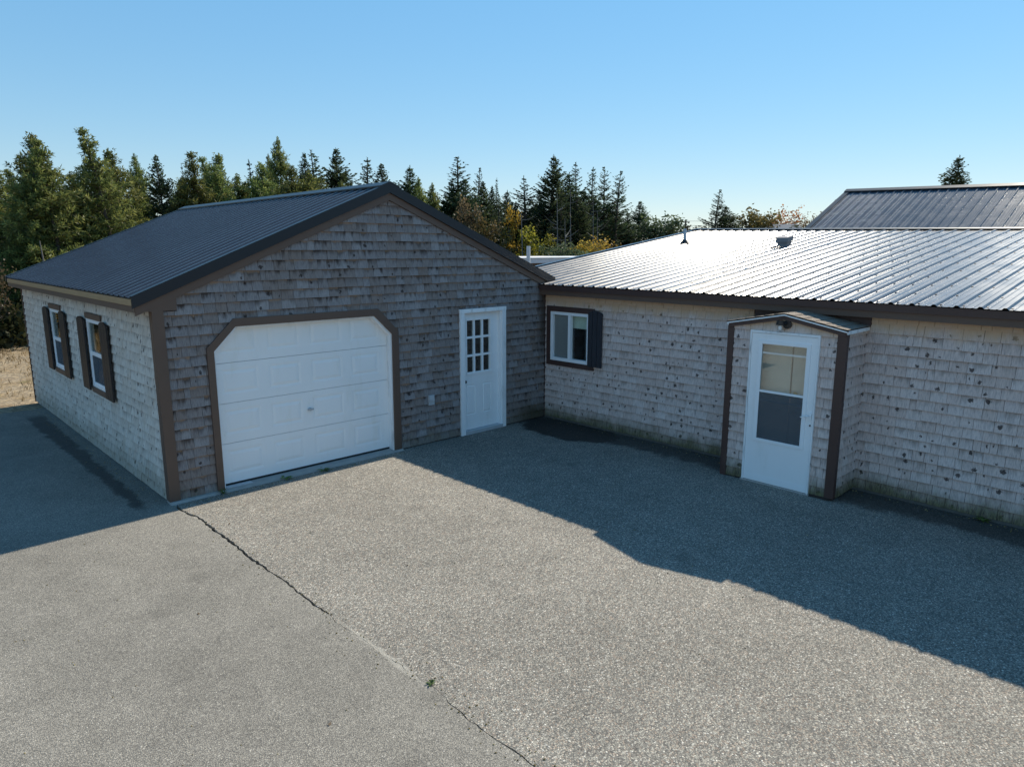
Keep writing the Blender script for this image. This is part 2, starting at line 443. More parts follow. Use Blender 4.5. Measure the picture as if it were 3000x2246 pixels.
M = dict(
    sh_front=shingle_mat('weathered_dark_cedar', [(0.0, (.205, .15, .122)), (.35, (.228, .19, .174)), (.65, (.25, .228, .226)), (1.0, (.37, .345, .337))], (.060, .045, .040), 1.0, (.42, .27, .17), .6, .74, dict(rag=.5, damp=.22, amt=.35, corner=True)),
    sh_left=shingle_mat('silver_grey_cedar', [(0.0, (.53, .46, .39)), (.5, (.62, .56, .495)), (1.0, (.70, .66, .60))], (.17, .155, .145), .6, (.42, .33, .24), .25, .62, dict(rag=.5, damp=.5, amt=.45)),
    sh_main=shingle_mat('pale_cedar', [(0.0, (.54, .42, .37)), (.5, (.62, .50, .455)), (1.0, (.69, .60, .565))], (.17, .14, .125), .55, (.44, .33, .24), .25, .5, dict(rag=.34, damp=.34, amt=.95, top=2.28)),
    brown=plain('brown_trim_paint', (.115, .070, .050), .55, .10, 4, dirt=((.10, .075, .06), .4)),
    darkbrown=plain('dark_brown_trim', (.066, .033, .027), .5, .1, 5, dirt=((.09, .06, .05), .35)),
    tan=plain('tan_drip_edge', (.36, .24, .13), .5, .1, 4),
    white=plain('white_paint', (.86, .87, .88), .42, .03, 3, dirt=((.62, .62, .58), .25)),
    worn_white=plain('worn_white_paint', (.83, .84, .85), .5, .04, 6, dirt=((.30, .28, .25), .55)),
    vinyl=plain('white_vinyl', (.86, .88, .90), .35, .02, 3),
    door_white=plain('garage_door_white', (.85, .855, .855), .42, .03, 1.5, dirt=((.70, .69, .62), .35)),
    black=plain('black_rubber', (.015, .015, .016), .6),
    shutter=plain('black_brown_shutter', (.020, .017, .017), .5, .15, 5),
    shutter_blue=plain('slate_shutter', (.022, .024, .032), .5, .12, 5),
    sheath=plain('sheathing', (.035, .026, .022), .9),
    inside=plain('interior_wall', (.09, .08, .07), .9),
    concrete=plain('concrete', (.30, .30, .285), .85, .2, 9, bump=.3),
    old_concrete=plain('stained_concrete', (.10, .095, .085), .9, .3, 9, bump=.3),
    soil=plain('crack_soil', (.016, .014, .012), .95),
    metal=metal_mat('painted_steel_roof', (.045, .052, .067), .27, 0.0, .0, .015),
    trim_metal=metal_mat('painted_steel_trim', (.012, .016, .022), .4, 0.0, .0, .03),
    galv=metal_mat('screw_steel', (.5, .5, .5), .35, 0, 1.0),
    dark=plain('dark_metal', (.02, .018, .018), .4),
    grey=plain('grey_plastic', (.42, .44, .46), .5),
    pipe=plain('pale_pipe', (.55, .58, .62), .5, .15, 8, dirt=((.2, .18, .16), .5)),
    brass=plain('brass', (.55, .38, .16), .3, .05, 5, metal=1.0),
    beige=plain('beige_inner_door', (.72, .64, .52), .6),
    blind=plain('pale_blind', (.72, .80, .72), .8),
    curtain=plain('blue_curtain', (.36, .46, .62), .9),
    roof_tab=plain('asphalt_roof_tab', (.21, .17, .135), .95, .35, 40, bump=.6),
    siding=plain('rear_siding', (.34, .33, .32), .8),
    shed=plain('shed_brown', (.085, .06, .042), .85),
    shed_roof=plain('shed_roof_edge', (.42, .47, .54), .5),
    bark=plain('bark', (.075, .062, .052), .95, .35, 14),
    bark_pale=plain('pale_bark', (.13, .122, .115), .95, .3, 14),
    asphalt_new=asphalt_mat('asphalt_exposed_stone', 'new'),
    asphalt_old=asphalt_mat('asphalt_smooth', 'old'),
    ground=ground_mat(),
    glass=glass_mat(),
    jar=glass_mat('lamp_glass', .04, (.95, .96, .96)),
    screen=screen_mat(),
    screen_pale=screen_mat('grey_screen', (.30, .32, .31)),
    storm_glass=glass_mat('storm_glass', .11, (.94, .95, .94)),
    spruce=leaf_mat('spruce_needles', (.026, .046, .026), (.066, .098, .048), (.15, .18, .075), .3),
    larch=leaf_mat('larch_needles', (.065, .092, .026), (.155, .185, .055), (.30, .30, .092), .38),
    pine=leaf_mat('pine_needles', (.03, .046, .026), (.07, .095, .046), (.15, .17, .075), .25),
    yellow=leaf_mat('yellow_leaves', (.17, .115, .018), (.32, .215, .035), (.48, .34, .08), .35),
    gold=leaf_mat('golden_leaves', (.20, .12, .02), (.36, .215, .035), (.46, .30, .06), .35),
    orange=leaf_mat('orange_leaves', (.22, .07, .015), (.38, .14, .03), (.50, .22, .06), .35),
    olive=leaf_mat('olive_leaves', (.07, .055, .018), (.13, .105, .035), (.20, .15, .06), .3),
    russet=leaf_mat('russet_leaves', (.07, .048, .028), (.12, .085, .05), (.19, .13, .075), .3),
    lime=leaf_mat('lime_leaves', (.09, .10, .015), (.20, .19, .025), (.32, .28, .05), .4),
    weed=leaf_mat('weed_leaves', (.06, .09, .02), (.12, .17, .04), (.20, .25, .08), .3),
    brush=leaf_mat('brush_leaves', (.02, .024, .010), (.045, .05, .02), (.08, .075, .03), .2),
    straw=leaf_mat('dry_grass', (.18, .12, .05), (.30, .22, .10), (.42, .33, .17), .3),
)

# ------------------------------------------------------------------ 2D clipping
def area(p):
    return abs(sum(p[i][0] * p[(i + 1) % len(p)][1] - p[(i + 1) % len(p)][0] * p[i][1] for i in range(len(p)))) / 2 if len(p) > 2 else 0

def clip(p, h):
    a, b, c = h
    out = []
    for i in range(len(p)):
        P, Q = p[i], p[(i + 1) % len(p)]
        dp, dq = a * P[0] + b * P[1] - c, a * Q[0] + b * Q[1] - c
        if dp <= 0: out.append(P)
        if (dp < 0 < dq) or (dq < 0 < dp):
            t = dp / (dp - dq)
            out.append((P[0] + t * (Q[0] - P[0]), P[1] + t * (Q[1] - P[1])))
    return out

def planes(poly):
    """half-planes of a convex counter-clockwise outline"""
    r = []
    for i in range(len(poly)):
        (s0, z0), (s1, z1) = poly[i], poly[(i + 1) % len(poly)]
        a, b = z1 - z0, -(s1 - s0)
        r.append((a, b, a * s0 + b * z0))
    return r

def rect(s0, s1, z0, z1):
    return [(s0, z0), (s1, z0), (s1, z1), (s0, z1)]

def subtract(polys, hole):
    hp = planes(hole)
    res = []
    for p in polys:
        q = p
        for h in hp:
            q = clip(q, h)
            if area(q) < 1e-6: break
        if area(q) < 1e-6:
            res.append(p); continue
        rest = p
        for h in hp:
            o = clip(rest, (-h[0], -h[1], -h[2]))
            if area(o) > 2e-6: res.append(o)
            rest = clip(rest, h)
    return res

class Plane:
    """wall plane: s along the wall, z up, d outwards"""
    def __init__(w, O, es, n):
        w.O, w.es, w.n = Vector(O), Vector(es), Vector(n)
    def p(w, s, z, d=0.0):
        return w.O + w.es * s + Vector((0, 0, z)) + w.n * d

def slab(name, W, poly, d0, d1, m, parent):
    """flat board on a wall plane, between depths d0 < d1"""
    return MB().prism([W.p(s, z, d1) for s, z in poly], [W.p(s, z, d0) for s, z in poly]).build(name, m, parent)

def sheet(name, W, outline, holes, d0, d1, m, parent):
    ps = [outline]
    for h in holes: ps = subtract(ps, h)
    b = MB()
    for p in ps:
        b.poly([W.p(s, z, d1) for s, z in p])
        b.poly([W.p(s, z, d0) for s, z in p][::-1])
    n = len(outline)
    for i in range(n):
        (s0, z0), (s1, z1) = outline[i], outline[(i + 1) % n]
        b.poly([W.p(s0, z0, d1), W.p(s0, z0, d0), W.p(s1, z1, d0), W.p(s1, z1, d1)])
    return b.build(name, m, parent)

def make_shingles(W, outline, holes, z_lo, z_hi, s_lo, s_hi, m, rng, exp=.127, wmin=.11, wmax=.22, butt=.017, phase=0.0):
    """list of single shingles: (screen size, mesh builder)"""
    hp = planes(outline)
    res = []
    z = z_lo
    row = 0
    while z < z_hi - .01:
        s = s_lo - rng.uniform(0, .1)
        dzc = rng.uniform(-.002, .002)
        while s < s_hi:
            w = rng.uniform(wmin, wmax) if rng.random() < .88 else rng.uniform(.07, .11)
            s1 = s + w
            dz = dzc + rng.uniform(-.0035, .0035)
            gapw = rng.uniform(.0022, .005)
            top = z + exp + .02
            lean = rng.uniform(-.0025, .0025)
            pl = [(s + gapw, z + dz), (s1, z + dz + lean), (s1, top), (s + gapw, top)]
            for h in hp: pl = clip(pl, h) if len(pl) > 2 else pl
            if area(pl) > 2e-4:
                pieces = [pl]
                for h in holes: pieces = subtract(pieces, h)
                pieces = [q for q in pieces if area(q) > 2e-4]
                if pieces:
                    t0 = butt * rng.uniform(.8, 1.2)
                    col = (rng.random(), rng.random(), rng.random())
                    b = MB()
                    def dep(zz):
                        f = min(1, max(0, (zz - z) / (exp + .02)))
                        return t0 + (-.004 - t0) * f - .004
                    for q in pieces:
                        A = [W.p(a, c, dep(c)) for a, c in q]
                        B = [W.p(a, c, -.0085) for a, c in q]
                        b.prism(A, B, col=col, uvA=[((a - s) / w, (c - z) / exp) for a, c in q])
                    c0 = W.p(s + w / 2, z + exp / 2)
                    sc = screen(c0)
                    size = 0
                    if sc and 5 < sc[0] < 2995 and 5 < sc[1] < 2241:
                        dv = c0 - CAM
                        size = sum(area(q) for q in pieces) * abs(dv.dot(W.n)) / dv.length ** 3
                    res.append((size, b, m))
            s = s1
        z += exp
        row += 1
    return res

def finish_shingles(items, parent, limit=300, bases=()):
    items.sort(key=lambda t: -t[0])
    for size, b, m in items[:limit]:
        b.build('shingle', m, parent)
    rest = {}
    for size, b, m in items[limit:]:
        rest.setdefault(m.name, (m, MB()))
        t = rest[m.name][1]
        i = len(t.v)
        t.v += b.v; t.f += [tuple(k + i for k in f) for f in b.f]
        t.uv += b.uv; t.col += b.col; t.mi += b.mi
    for m, t in rest.values():
        o = t.build('shingles', m, parent)
        o['kind'] = 'stuff'

# ------------------------------------------------------------------ ground
CRACK = [(0.002,-0.10),(0.002,-0.211),(0.017,-0.434),(0.075,-0.69),(0.058,-1.076),(0.062,-1.332),(0.064,-1.558),(0.062,-1.9),(0.047,-2.208),(0.06,-2.437),(0.062,-2.62),(0.076,-2.847),(0.055,-3.167),(0.065,-3.378),(0.052,-3.536),(0.069,-3.716),(0.049,-3.875),(0.062,-4.17),(0.063,-4.492),(0.063,-4.596),(0.094,-4.76),(0.071,-4.852),(0.094,-4.938),(0.088,-5.025),(0.109,-5.195),(0.071,-5.359),(0.07,-5.441),(0.054,-5.558),(0.055,-5.662),(0.056,-5.762),(0.062,-5.881),(0.073,-5.997),(0.073,-6.08),(0.069,-6.164),(0.072,-6.209),(.08,-6.6),(.06,-7.2),(.07,-8.2),(.05,-10),(.07,-14),(.06,-26)]
def crack_sides():
    rr = random.Random(5)
    L, Rr = [], []
    for (x0, y0), (x1, y1) in zip(CRACK[:-1], CRACK[1:]):
        n = max(1, int((y0 - y1) / .045)) if y0 > -8 else 3
        for k in range(n):
            t = k / n
            y = y0 + (y1 - y0) * t; x = x0 + (x1 - x0) * t + rr.uniform(-.010, .010)
            if y > -3.7: w = .006 + .012 * rr.random() + (.006 if y > -1.8 else 0)
            elif y > -5.35: w = .0008 + .002 * rr.random()
            elif y > -6.4: w = .003 + .004 * rr.random()
            else: w = .003
            L.append((x - w * rr.uniform(.5, 1.2), y)); Rr.append((x + w * rr.uniform(.5, 1.2), y))
    L.append((CRACK[-1][0] - .004, CRACK[-1][1])); Rr.append((CRACK[-1][0] + .004, CRACK[-1][1]))
    return L, Rr
cl, cr = crack_sides()

gb = MB()
gb.poly([(-900, -900, -.045), (900, -900, -.045), (900, 900, -.045), (-900, 900, -.045)])
tag(gb.build('ground', M['ground']), kind='structure')
sb = MB(); sb.poly([(-.3, -27, -.03), (.5, -27, -.03), (.5, 0.05, -.03), (-.3, .05, -.03)])
tag(sb.build('crack_bed', M['soil']), kind='structure')

def strip_slab(name, m, edge, other, thick=.04):
    """pavement slab between a ragged edge and a straight far side"""
    b = MB()
    n = len(edge)
    for k in range(n - 1):
        (x0, y0), (x1, y1) = edge[k], edge[k + 1]
        b.poly([(x0, y0, 0), (x1, y1, 0), (other, y1, 0), (other, y0, 0)])
        b.poly([(x0, y0, 0), (x0, y0, -thick), (x1, y1, -thick), (x1, y1, 0)])
    return b
b = strip_slab('driveway', M['asphalt_old'], cl, -30.0)
y_top = cl[0][1]
rr = random.Random(8)
xs = [cl[0][0]] + [0.0 - .25 * k for k in range(0, 30)] + [-12, -18, -30]
xs = sorted(set(round(x, 3) for x in xs), reverse=True)
te = [7.3 + .02 * rr.uniform(-1, 1) + (.06 * rr.uniform(-1, 1)) for x in xs]
for k in range(len(xs) - 1):
    b.poly([(xs[k], y_top, 0), (xs[k], te[k], 0), (xs[k + 1], te[k + 1], 0), (xs[k + 1], y_top, 0)][::-1])
    b.poly([(xs[k], te[k], 0), (xs[k], te[k], -.045), (xs[k + 1], te[k + 1], -.045), (xs[k + 1], te[k + 1], 0)])
tag(b.build('driveway_side', M['asphalt_old']), kind='structure')
b = strip_slab('driveway', M['asphalt_new'], cr, 16.0)
b.poly([(cr[0][0], cr[0][1], 0), (16, cr[0][1], 0), (16, .1, 0), (cr[0][0], .1, 0)])
tag(b.build('driveway', M['asphalt_new']), kind='structure')

# ------------------------------------------------------------------ roofing sheets
PROFILE = [(-.034, 0), (-.013, .021), (.013, .021), (.034, 0), (.064, 0), (.070, .004), (.082, .004), (.088, 0), (.140, 0), (.146, .004), (.158, .004), (.164, 0)]
PER = .2286
def roof_sheets(parent, e0, e1, r0, r1, m, start=0.0, screws=None, rows=8, screw_dark=True):
    """ribbed steel sheets between an eave line e0-e1 and a ridge line r0-r1"""
    e0, e1, r0, r1 = Vector(e0), Vector(e1), Vector(r0), Vector(r1)
    L = (e1 - e0).length
    nrm = (e1 - e0).cross(r0 - e0).normalized()
    if nrm.z < 0: nrm = -nrm
    def pt(s, t, h):
        f = s / L
        a = e0.lerp(e1, f); c = r0.lerp(r1, f)
        return a.lerp(c, t) + nrm * h
    s = start
    k = 0
    while s < L - .02:
        s_end = min(s + PER * 4, L)
        prof = [(s, 0.0)]
        for q in range(5):
            for ps, ph in PROFILE:
                x = s + q * PER + .04 + ps
                if s < x < s_end - .001: prof.append((x, ph))
        prof.append((s_end, 0.0))
        b = MB()
        rng = random.Random(k * 7 + int(abs(e0.x) * 100))
        nrow = 7
        jit = [[rng.uniform(-.0002, .0002) for _ in range(6)] for _ in range(nrow)]
        lift = .0015 * (k % 2)
        grid = []
        for i in range(nrow):
            row = []
            for (x, h) in prof:
                j = jit[i][min(5, int((x - s) / (PER * 4) * 5.99))] if 0 < i < nrow - 1 else 0
                row.append(len(b.v)); b.v.append(tuple(pt(x, i / (nrow - 1), h + lift + j)))
            grid.append(row)
        for i in range(nrow - 1):
            for a in range(len(prof) - 1):
                b.face((grid[i][a], grid[i][a + 1], grid[i + 1][a + 1], grid[i + 1][a]))
        b.build('roof_panel', m, parent)
        s = s_end; k += 1
    if screws:
        b = MB()
        rng = random.Random(3)
        n = int(L / PER)
        for t in screws:
            for q in range(n + 1):
                x = start + .04 + q * PER + .047
                if x > L - .03: continue
                c = pt(x, t, .0)
                a1 = (e1 - e0).normalized(); a2 = (r0 - e0).normalized()
                r = .010
                top = [c + nrm * .009 + a1 * (r * math.cos(j * math.pi / 3)) + a2 * (r * math.sin(j * math.pi / 3)) for j in range(6)]
                bot = [c + nrm * .0 + a1 * (r * 1.3 * math.cos(j * math.pi / 3)) + a2 * (r * 1.3 * math.sin(j * math.pi / 3)) for j in range(6)]
                b.prism(top, bot)
        o = b.build('screws', M['dark'] if screw_dark else M['galv'], parent)
        o['kind'] = 'stuff'

# ------------------------------------------------------------------ windows and doors in a wall plane
def frame_ring(name, W, outer, inner, d0, d1, m, parent):
    """four mitred boards of a frame, one mesh"""
    b = MB()
    (s0, s1, z0, z1), (a0, a1, c0, c1) = outer, inner
    for q in ([(s0, z0), (s1, z0), (a1, c0), (a0, c0)], [(s1, z0), (s1, z1), (a1, c1), (a1, c0)],
              [(s1, z1), (s0, z1), (a0, c1), (a1, c1)], [(s0, z1), (s0, z0), (a0, c0), (a0, c1)]):
        b.prism([W.p(s, z, d1) for s, z in q], [W.p(s, z, d0) for s, z in q])
    return b.build(name, m, parent)

def embossed(name, W, outline, panels, holes, d, m, parent, depth=.012, ring=(.018, .05), thick=.035):
    ps = [outline]
    for (s0, s1, z0, z1) in panels: ps = subtract(ps, rect(s0, s1, z0, z1))
    for h in holes: ps = subtract(ps, h)
    b = MB()
    for p in ps: b.poly([W.p(s, z, d) for s, z in p])
    def ringf(r0, d0, r1, d1):
        A = rect(*r0); B = rect(*r1)
        for k in range(4):
            j = (k + 1) % 4
            b.poly([W.p(*A[k], d0), W.p(*A[j], d0), W.p(*B[j], d1), W.p(*B[k], d1)])
    for (s0, s1, z0, z1) in panels:
        a = (s0, s1, z0, z1)
        e = ring[0]; c = (s0 + e, s1 - e, z0 + e, z1 - e)
        f = ring[1]; h = (s0 + f, s1 - f, z0 + f, z1 - f)
        ringf(a, d, c, d - depth); ringf(c, d - depth, h, d + .002)
        b.poly([W.p(s, z, d + .002) for s, z in rect(*h)])
    for h in holes:
        for k in range(len(h)):
            j = (k + 1) % len(h)
            b.poly([W.p(*h[k], d), W.p(*h[j], d), W.p(*h[j], d - thick), W.p(*h[k], d - thick)])
    n = len(outline)
    for k in range(n):
        j = (k + 1) % n
        b.poly([W.p(*outline[k], d), W.p(*outline[k], d - thick), W.p(*outline[j], d - thick), W.p(*outline[j], d)])
    return b.build(name, m, parent)

def shutter(W, s0, s1, z0, z1, nb, d0, d1, m, parent, name='shutter'):
    sh = empty(name, parent=parent)
    w = (s1 - s0) / nb
    for k in range(nb):
        a, c = s0 + k * w + .004, s0 + (k + 1) * w - .004
        pk = [0, 0]
        mid = (s0 + s1) / 2; half = (s1 - s0) / 2
        def top(s): return z1 - .05 * ((s - mid) / half) ** 2
        pts = [(a, z0), (c, z0)] + [(c - (c - a) * q / 4, top(c - (c - a) * q / 4)) for q in range(5)]
        slab('board', W, pts, d0, d1, m, sh)
    # battens hold the boards together
    slab('batten', W, rect(s0 + .02, s1 - .02, z0 + .15, z0 + .23), d0 - .016, d0 - .001, m, sh)
    slab('batten', W, rect(s0 + .02, s1 - .02, z1 - .30, z1 - .22), d0 - .016, d0 - .001, m, sh)
    return sh

# ------------------------------------------------------------------ the garage
GW, GD = 6.632, 8.14
AX, AZ, RL, RLZ, RRX, RRZ = 3.311, 3.995, -.227, 2.53, 6.824, 2.55
GY0, GY1 = -.055, 8.22
SLL = (AZ - RLZ) / (AX - RL); SLR = (AZ - RRZ) / (RRX - AX)
def gz(x): return RLZ + SLL * (x - RL) if x < AX else AZ - SLR * (x - AX)
garage = tag(empty('garage', (0, 0, 0)), 'gable-fronted cedar-shingled garage with white overhead door and dark ribbed metal roof', 'garage')
FW = Plane((0, 0, 0), (1, 0, 0), (0, -1, 0))
LW = Plane((0, 0, 0), (0, 1, 0), (-1, 0, 0))
DOOR_IN = [(.643, -.02), (3.27, -.02), (3.285, 1.83), (2.986, 2.12), (.933, 2.12), (.643, 1.83)]
DOOR_OUT = [(.558, -.02), (3.393, -.02), (3.393, 1.874), (3.049, 2.222), (.919, 2.222), (.558, 1.874)]
EDOOR = rect(4.60, 5.62, -.02, 2.114)
EDOOR_IN = rect(4.69, 5.535, -.02, 2.055)
gable = [(.013, 0), (GW, 0), (GW, gz(GW) - .10), (AX, AZ - .10), (.013, gz(0) - .10)]
sheet('wall', FW, gable, [DOOR_IN, EDOOR_IN], -.12, -.012, M['sheath'], garage)
WN = [(2.33, 3.17), (4.83, 5.67)]
WZ0, WZ1 = 1.03, 2.07
sheet('wall', LW, rect(.09, GD, 0, 2.5), [rect(a, c, WZ0, WZ1) for a, c in WN], -.12, -.012, M['sheath'], garage)
bx('wall', (GW - .12, .13, 0), (GW - .01, GD, 2.5), M['sheath'], garage)
BW = Plane((0, GD, 0), (1, 0, 0), (0, 1, 0))
sheet('wall', BW, [(.01, 0), (GW - .01, 0), (GW - .01, gz(GW) - .10), (AX, AZ - .10), (.01, gz(0) - .10)], [], -.12, -.002, M['sheath'], garage)
bx('floor_slab', (.02, .02, -.04), (GW - .02, GD - .02, .02), M['concrete'], garage)
# shingles
rk = random.Random(21)
items = []
front_out = [(.10, .018), (GW - .003, .018), (GW - .003, gz(GW) - .215), (AX, AZ - .215), (.10, gz(.10) - .215)]
items += make_shingles(FW, front_out, [DOOR_OUT, EDOOR, rect(-.1, .262, 2.355, 2.9)], .018, 4.0, .08, GW, M['sh_front'], rk, phase=0)
left_out = rect(.09, GD - .03, .015, 2.368)
items += make_shingles(LW, left_out, [rect(a - .01, c + .01, WZ0 - .085, WZ1 + .085) for a, c in WN], .015, 2.36, .07, GD, M['sh_left'], rk)
finish_shingles(items, garage, 300)
# corner boards, boards under the rakes, eave trim
cb = MB()
cb.prism([(-.027, -.027, .03), (.10, -.027, .03), (.10, -.027, 2.40), (-.027, -.027, 2.40)], [(-.027, .0, .03), (.10, .0, .03), (.10, .0, 2.40), (-.027, .0, 2.40)])
cb.box((-.0275, .0005, .03), (0, .095, 2.40))
cb.build('corner_board', M['brown'], garage)
bx('corner_board', (-.02, GD - .03, 0.0), (.0, GD + .02, 2.42), M['brown'], garage)
bx('corner_board', (.0005, GD + .0, 0.0), (.1, GD + .02, 2.42), M['brown'], garage)
slab('corner_return', FW, [(-.17, 2.365), (.255, 2.365), (.255, gz(.255) - .20), (-.17, gz(-.17) - .17)], .0, .026, M['brown'], garage)
def rake(name, x0, x1, o0, o1, y0, y1, m, yb=None):
    b = MB()
    A = [(x0, y0, gz(x0) - o0), (x1, y0, gz(x1) - o0), (x1, y0, gz(x1) - o1), (x0, y0, gz(x0) - o1)]
    b.prism(A, [(p[0], y1, p[2]) for p in A])
    return b.build(name, m, garage)
rake('rake_board', -.20, AX, .10, .218, -.031, -.001, M['brown'])
rake('rake_board', AX + .0005, RRX - .03, .10, .218, -.031, -.001, M['brown'])
rake('rake_trim', RL - .01, AX, -.024, .115, GY0 - .006, GY0 + .022, M['trim_metal'])
rake('rake_trim', AX + .0005, RRX + .01, -.024, .115, GY0 - .006, GY0 + .022, M['trim_metal'])
for x0, x1 in ((RL - .01, AX), (AX + .0005, RRX + .01)):   # top flange of the rake trim lies on the sheets
    b = MB()
    A = [(x0, GY0 - .0055, gz(x0) + .026), (x1, GY0 - .0055, gz(x1) + .026), (x1, GY0 + .10, gz(x1) + .026), (x0, GY0 + .10, gz(x0) + .026)]
    b.prism(A, [(p[0], p[1], p[2] - .004) for p in A])
    b.build('rake_trim', M['trim_metal'], garage)
    A = [(x0, GY1 - .07, gz(x0) + .026), (x1, GY1 - .07, gz(x1) + .026), (x1, GY1 + .01, gz(x1) + .026), (x0, GY1 + .01, gz(x0) + .026)]
    MB().prism(A, [(p[0], p[1], p[2] - .10) for p in A]).build('rake_trim', M['trim_metal'], garage)
# roof deck below the sheets
for x0, x1 in ((RL + .02, AX), (AX + .0005, RRX - .02)):
    A = [(x0, GY0 + .024, gz(x0) - .008), (x1, GY0 + .024, gz(x1) - .008), (x1, GY1 - .075, gz(x1) - .008), (x0, GY1 - .075, gz(x0) - .008)]
    MB().prism(A, [(p[0], p[1], p[2] - .085) for p in A]).build('roof_deck', M['sheath'], garage)
EX = -.19
bx('fascia', (EX - .02, GY0 + .03, 2.36), (EX, GY1 - .08, 2.435), M['brown'], garage)
bx('drip_edge', (EX - .032, GY0 + .028, 2.437), (EX - .002, GY1 - .078, 2.512), M['tan'], garage)
bx('soffit', (EX, GY0 + .03, 2.372), (-.013, GY1 - .08, 2.382), M['brown'], garage)
bx('fascia', (RRX - .05, 1.75, 2.36), (RRX - .03, GY1 - .08, 2.51), M['brown'], garage)
SC = [.02, .17, .33, .49, .65, .81, .96]
roof_sheets(garage, (RL, GY0 + .02, RLZ), (RL, GY1 - .06, RLZ), (AX, GY0 + .02, AZ), (AX, GY1 - .06, AZ), M['metal'], screws=SC, screw_dark=False)
roof_sheets(garage, (RRX, GY0 + .02, RRZ), (RRX, GY1 - .06, RRZ), (AX, GY0 + .02, AZ), (AX, GY1 - .06, AZ), M['metal'])
b = MB()
for sgn, sl in ((-1, SLL), (1, SLR)):
    A = [(AX, GY0 - .01, AZ + .045), (AX + sgn * .16, GY0 - .01, AZ + .045 - .16 * sl + .0), (AX + sgn * .16, GY1 + .012, AZ + .045 - .16 * sl), (AX, GY1 + .012, AZ + .045)]
    b.prism(A, [(p[0], p[1], p[2] - .022) for p in A])
b.build('ridge_cap', M['trim_metal'], garage)
# overhead door
gd = empty('garage_door', parent=garage)
for k in range(6):
    if k == 0: continue
    a0, a1 = DOOR_OUT[k], DOOR_OUT[(k + 1) % 6]
    c0, c1 = DOOR_IN[k], DOOR_IN[(k + 1) % 6]
    if k < 6:
        slab('trim_board', FW, [a0, a1, c1, c0], -.013, .036 + .0008 * (k % 2), M['brown'], gd)
jm = MB()
for k in range(1, 6):
    c0, c1 = DOOR_IN[k], DOOR_IN[(k + 1) % 6]
    cx_, cz_ = 1.96, 1.0
    def inn(p, e=.022):
        s_, z_ = p
        return (s_ + e * (1 if s_ < cx_ else -1), z_ - (e if z_ > 1.5 else 0))
    jm.prism([FW.p(*c0, .008), FW.p(*c1, .008), FW.p(*inn(c1), .008), FW.p(*inn(c0), .008)],
             [FW.p(*c0, -.10), FW.p(*c1, -.10), FW.p(*inn(c1), -.10), FW.p(*inn(c0), -.10)])
jm.build('jamb', M['worn_white'], gd)
ZS = [.058, .592, 1.124, 1.649, 2.18]
for k in range(4):
    z0, z1 = ZS[k] + .0025, ZS[k + 1] - .0025
    pan = [(.75, 1.25, z0 + .115, z0 + .445), (1.385, 1.85, z0 + .115, z0 + .445), (2.0, 2.50, z0 + .115, z0 + .445), (2.635, 3.12, z0 + .115, z0 + .445)]
    embossed('door_section', FW, rect(.60, 3.30, z0, z1), pan, [], -.10, M['door_white'], gd, depth=.005, ring=(.03, .07))
bx('bottom_seal', (.66, .095, .022), (3.25, .135, .0575), M['black'], gd)
hb = MB()
hb.tube([(1.95, .10, .868), (1.95, .075, .868)], .022, 12)
hb.box((1.905, .066, .856), (1.995, .078, .878))
hb.build('handle', M['grey'], gd)
bx('backing', (.6, .14, .0), (3.3, .15, 2.2), M['sheath'], gd)
ap = MB()
ap.prism([(-.02, -.055, .028), (3.40, -.05, .028), (3.40, .13, .034), (-.02, .13, .034)], [(-.04, -.10, -.04), (3.44, -.09, -.04), (3.40, .13, -.04), (-.02, .13, -.04)])
ap.build('apron', M['concrete'], garage)
bx('threshold_plate', (.68, -.01, .030), (1.02, .075, .040), M['grey'], garage)
# side entry door with nine panes
ed = empty('door', parent=garage)
cz = MB()
cz.box((4.60, -.036, 0), (4.69, -.003, 2.0545)); cz.box((5.535, -.0365, 0), (5.62, -.003, 2.0545)); cz.box((4.595, -.038, 2.055), (5.625, -.003, 2.116))
cz.build('casing', M['worn_white'], ed)
jb = MB()
jb.box((4.682, -.003, .05), (4.70, .11, 2.05)); jb.box((5.512, -.003, .05), (5.537, .11, 2.05)); jb.box((4.7, -.003, 2.042), (5.512, .11, 2.06))
jb.build('jamb', M['worn_white'], ed)
bx('sill', (4.69, -.045, -.02), (5.536, .11, .052), M['grey'], ed)
PC = [(4.811, 4.956), (4.995, 5.139), (5.178, 5.321)]
PR = [(1.042, 1.306), (1.342, 1.611), (1.648, 1.914)]
ph = [rect(a, c, e, f) for a, c in PC for e, f in PR]
leaf = embossed('leaf', FW, rect(4.70, 5.512, .056, 2.042), [(4.79, 4.99, .31, .832), (5.146, 5.35, .31, .832)], ph, -.06, M['white'], ed, depth=.008, ring=(.014, .034))
frame_ring('light_frame', FW, (4.788, 5.366, 1.002, 1.952), (4.806, 5.326, 1.036, 1.918), -.0605, -.046, M['white'], ed)
for a, c in PC:
    for e, f in PR:
        slab('pane', FW, rect(a - .003, c + .003, e - .003, f + .003), -.084, -.080, M['glass'], ed)
kb = MB(); kb.tube([(4.732, .062, .9), (4.732, .04, .9), (4.732, .03, .9), (4.732, .006, .9), (4.732, -.004, .9)], [.026, .012, .012, .028, .018], 12)
kb.build('knob', M['dark'], ed, smooth=True)
bx('backing', (4.6, 1.4, .0), (5.7, 1.42, 2.3), M['inside'], ed)
ob = MB(); ob.box((3.94, -.028, .63), (4.05, .0, .79)); ob.prism([(3.95, -.028, .70), (4.04, -.028, .70), (4.04, -.028, .785), (3.95, -.028, .785)], [(3.95, -.045, .70), (4.04, -.045, .70), (4.04, -.036, .785), (3.95, -.036, .785)])
ob.build('outlet_box', M['grey'], garage)
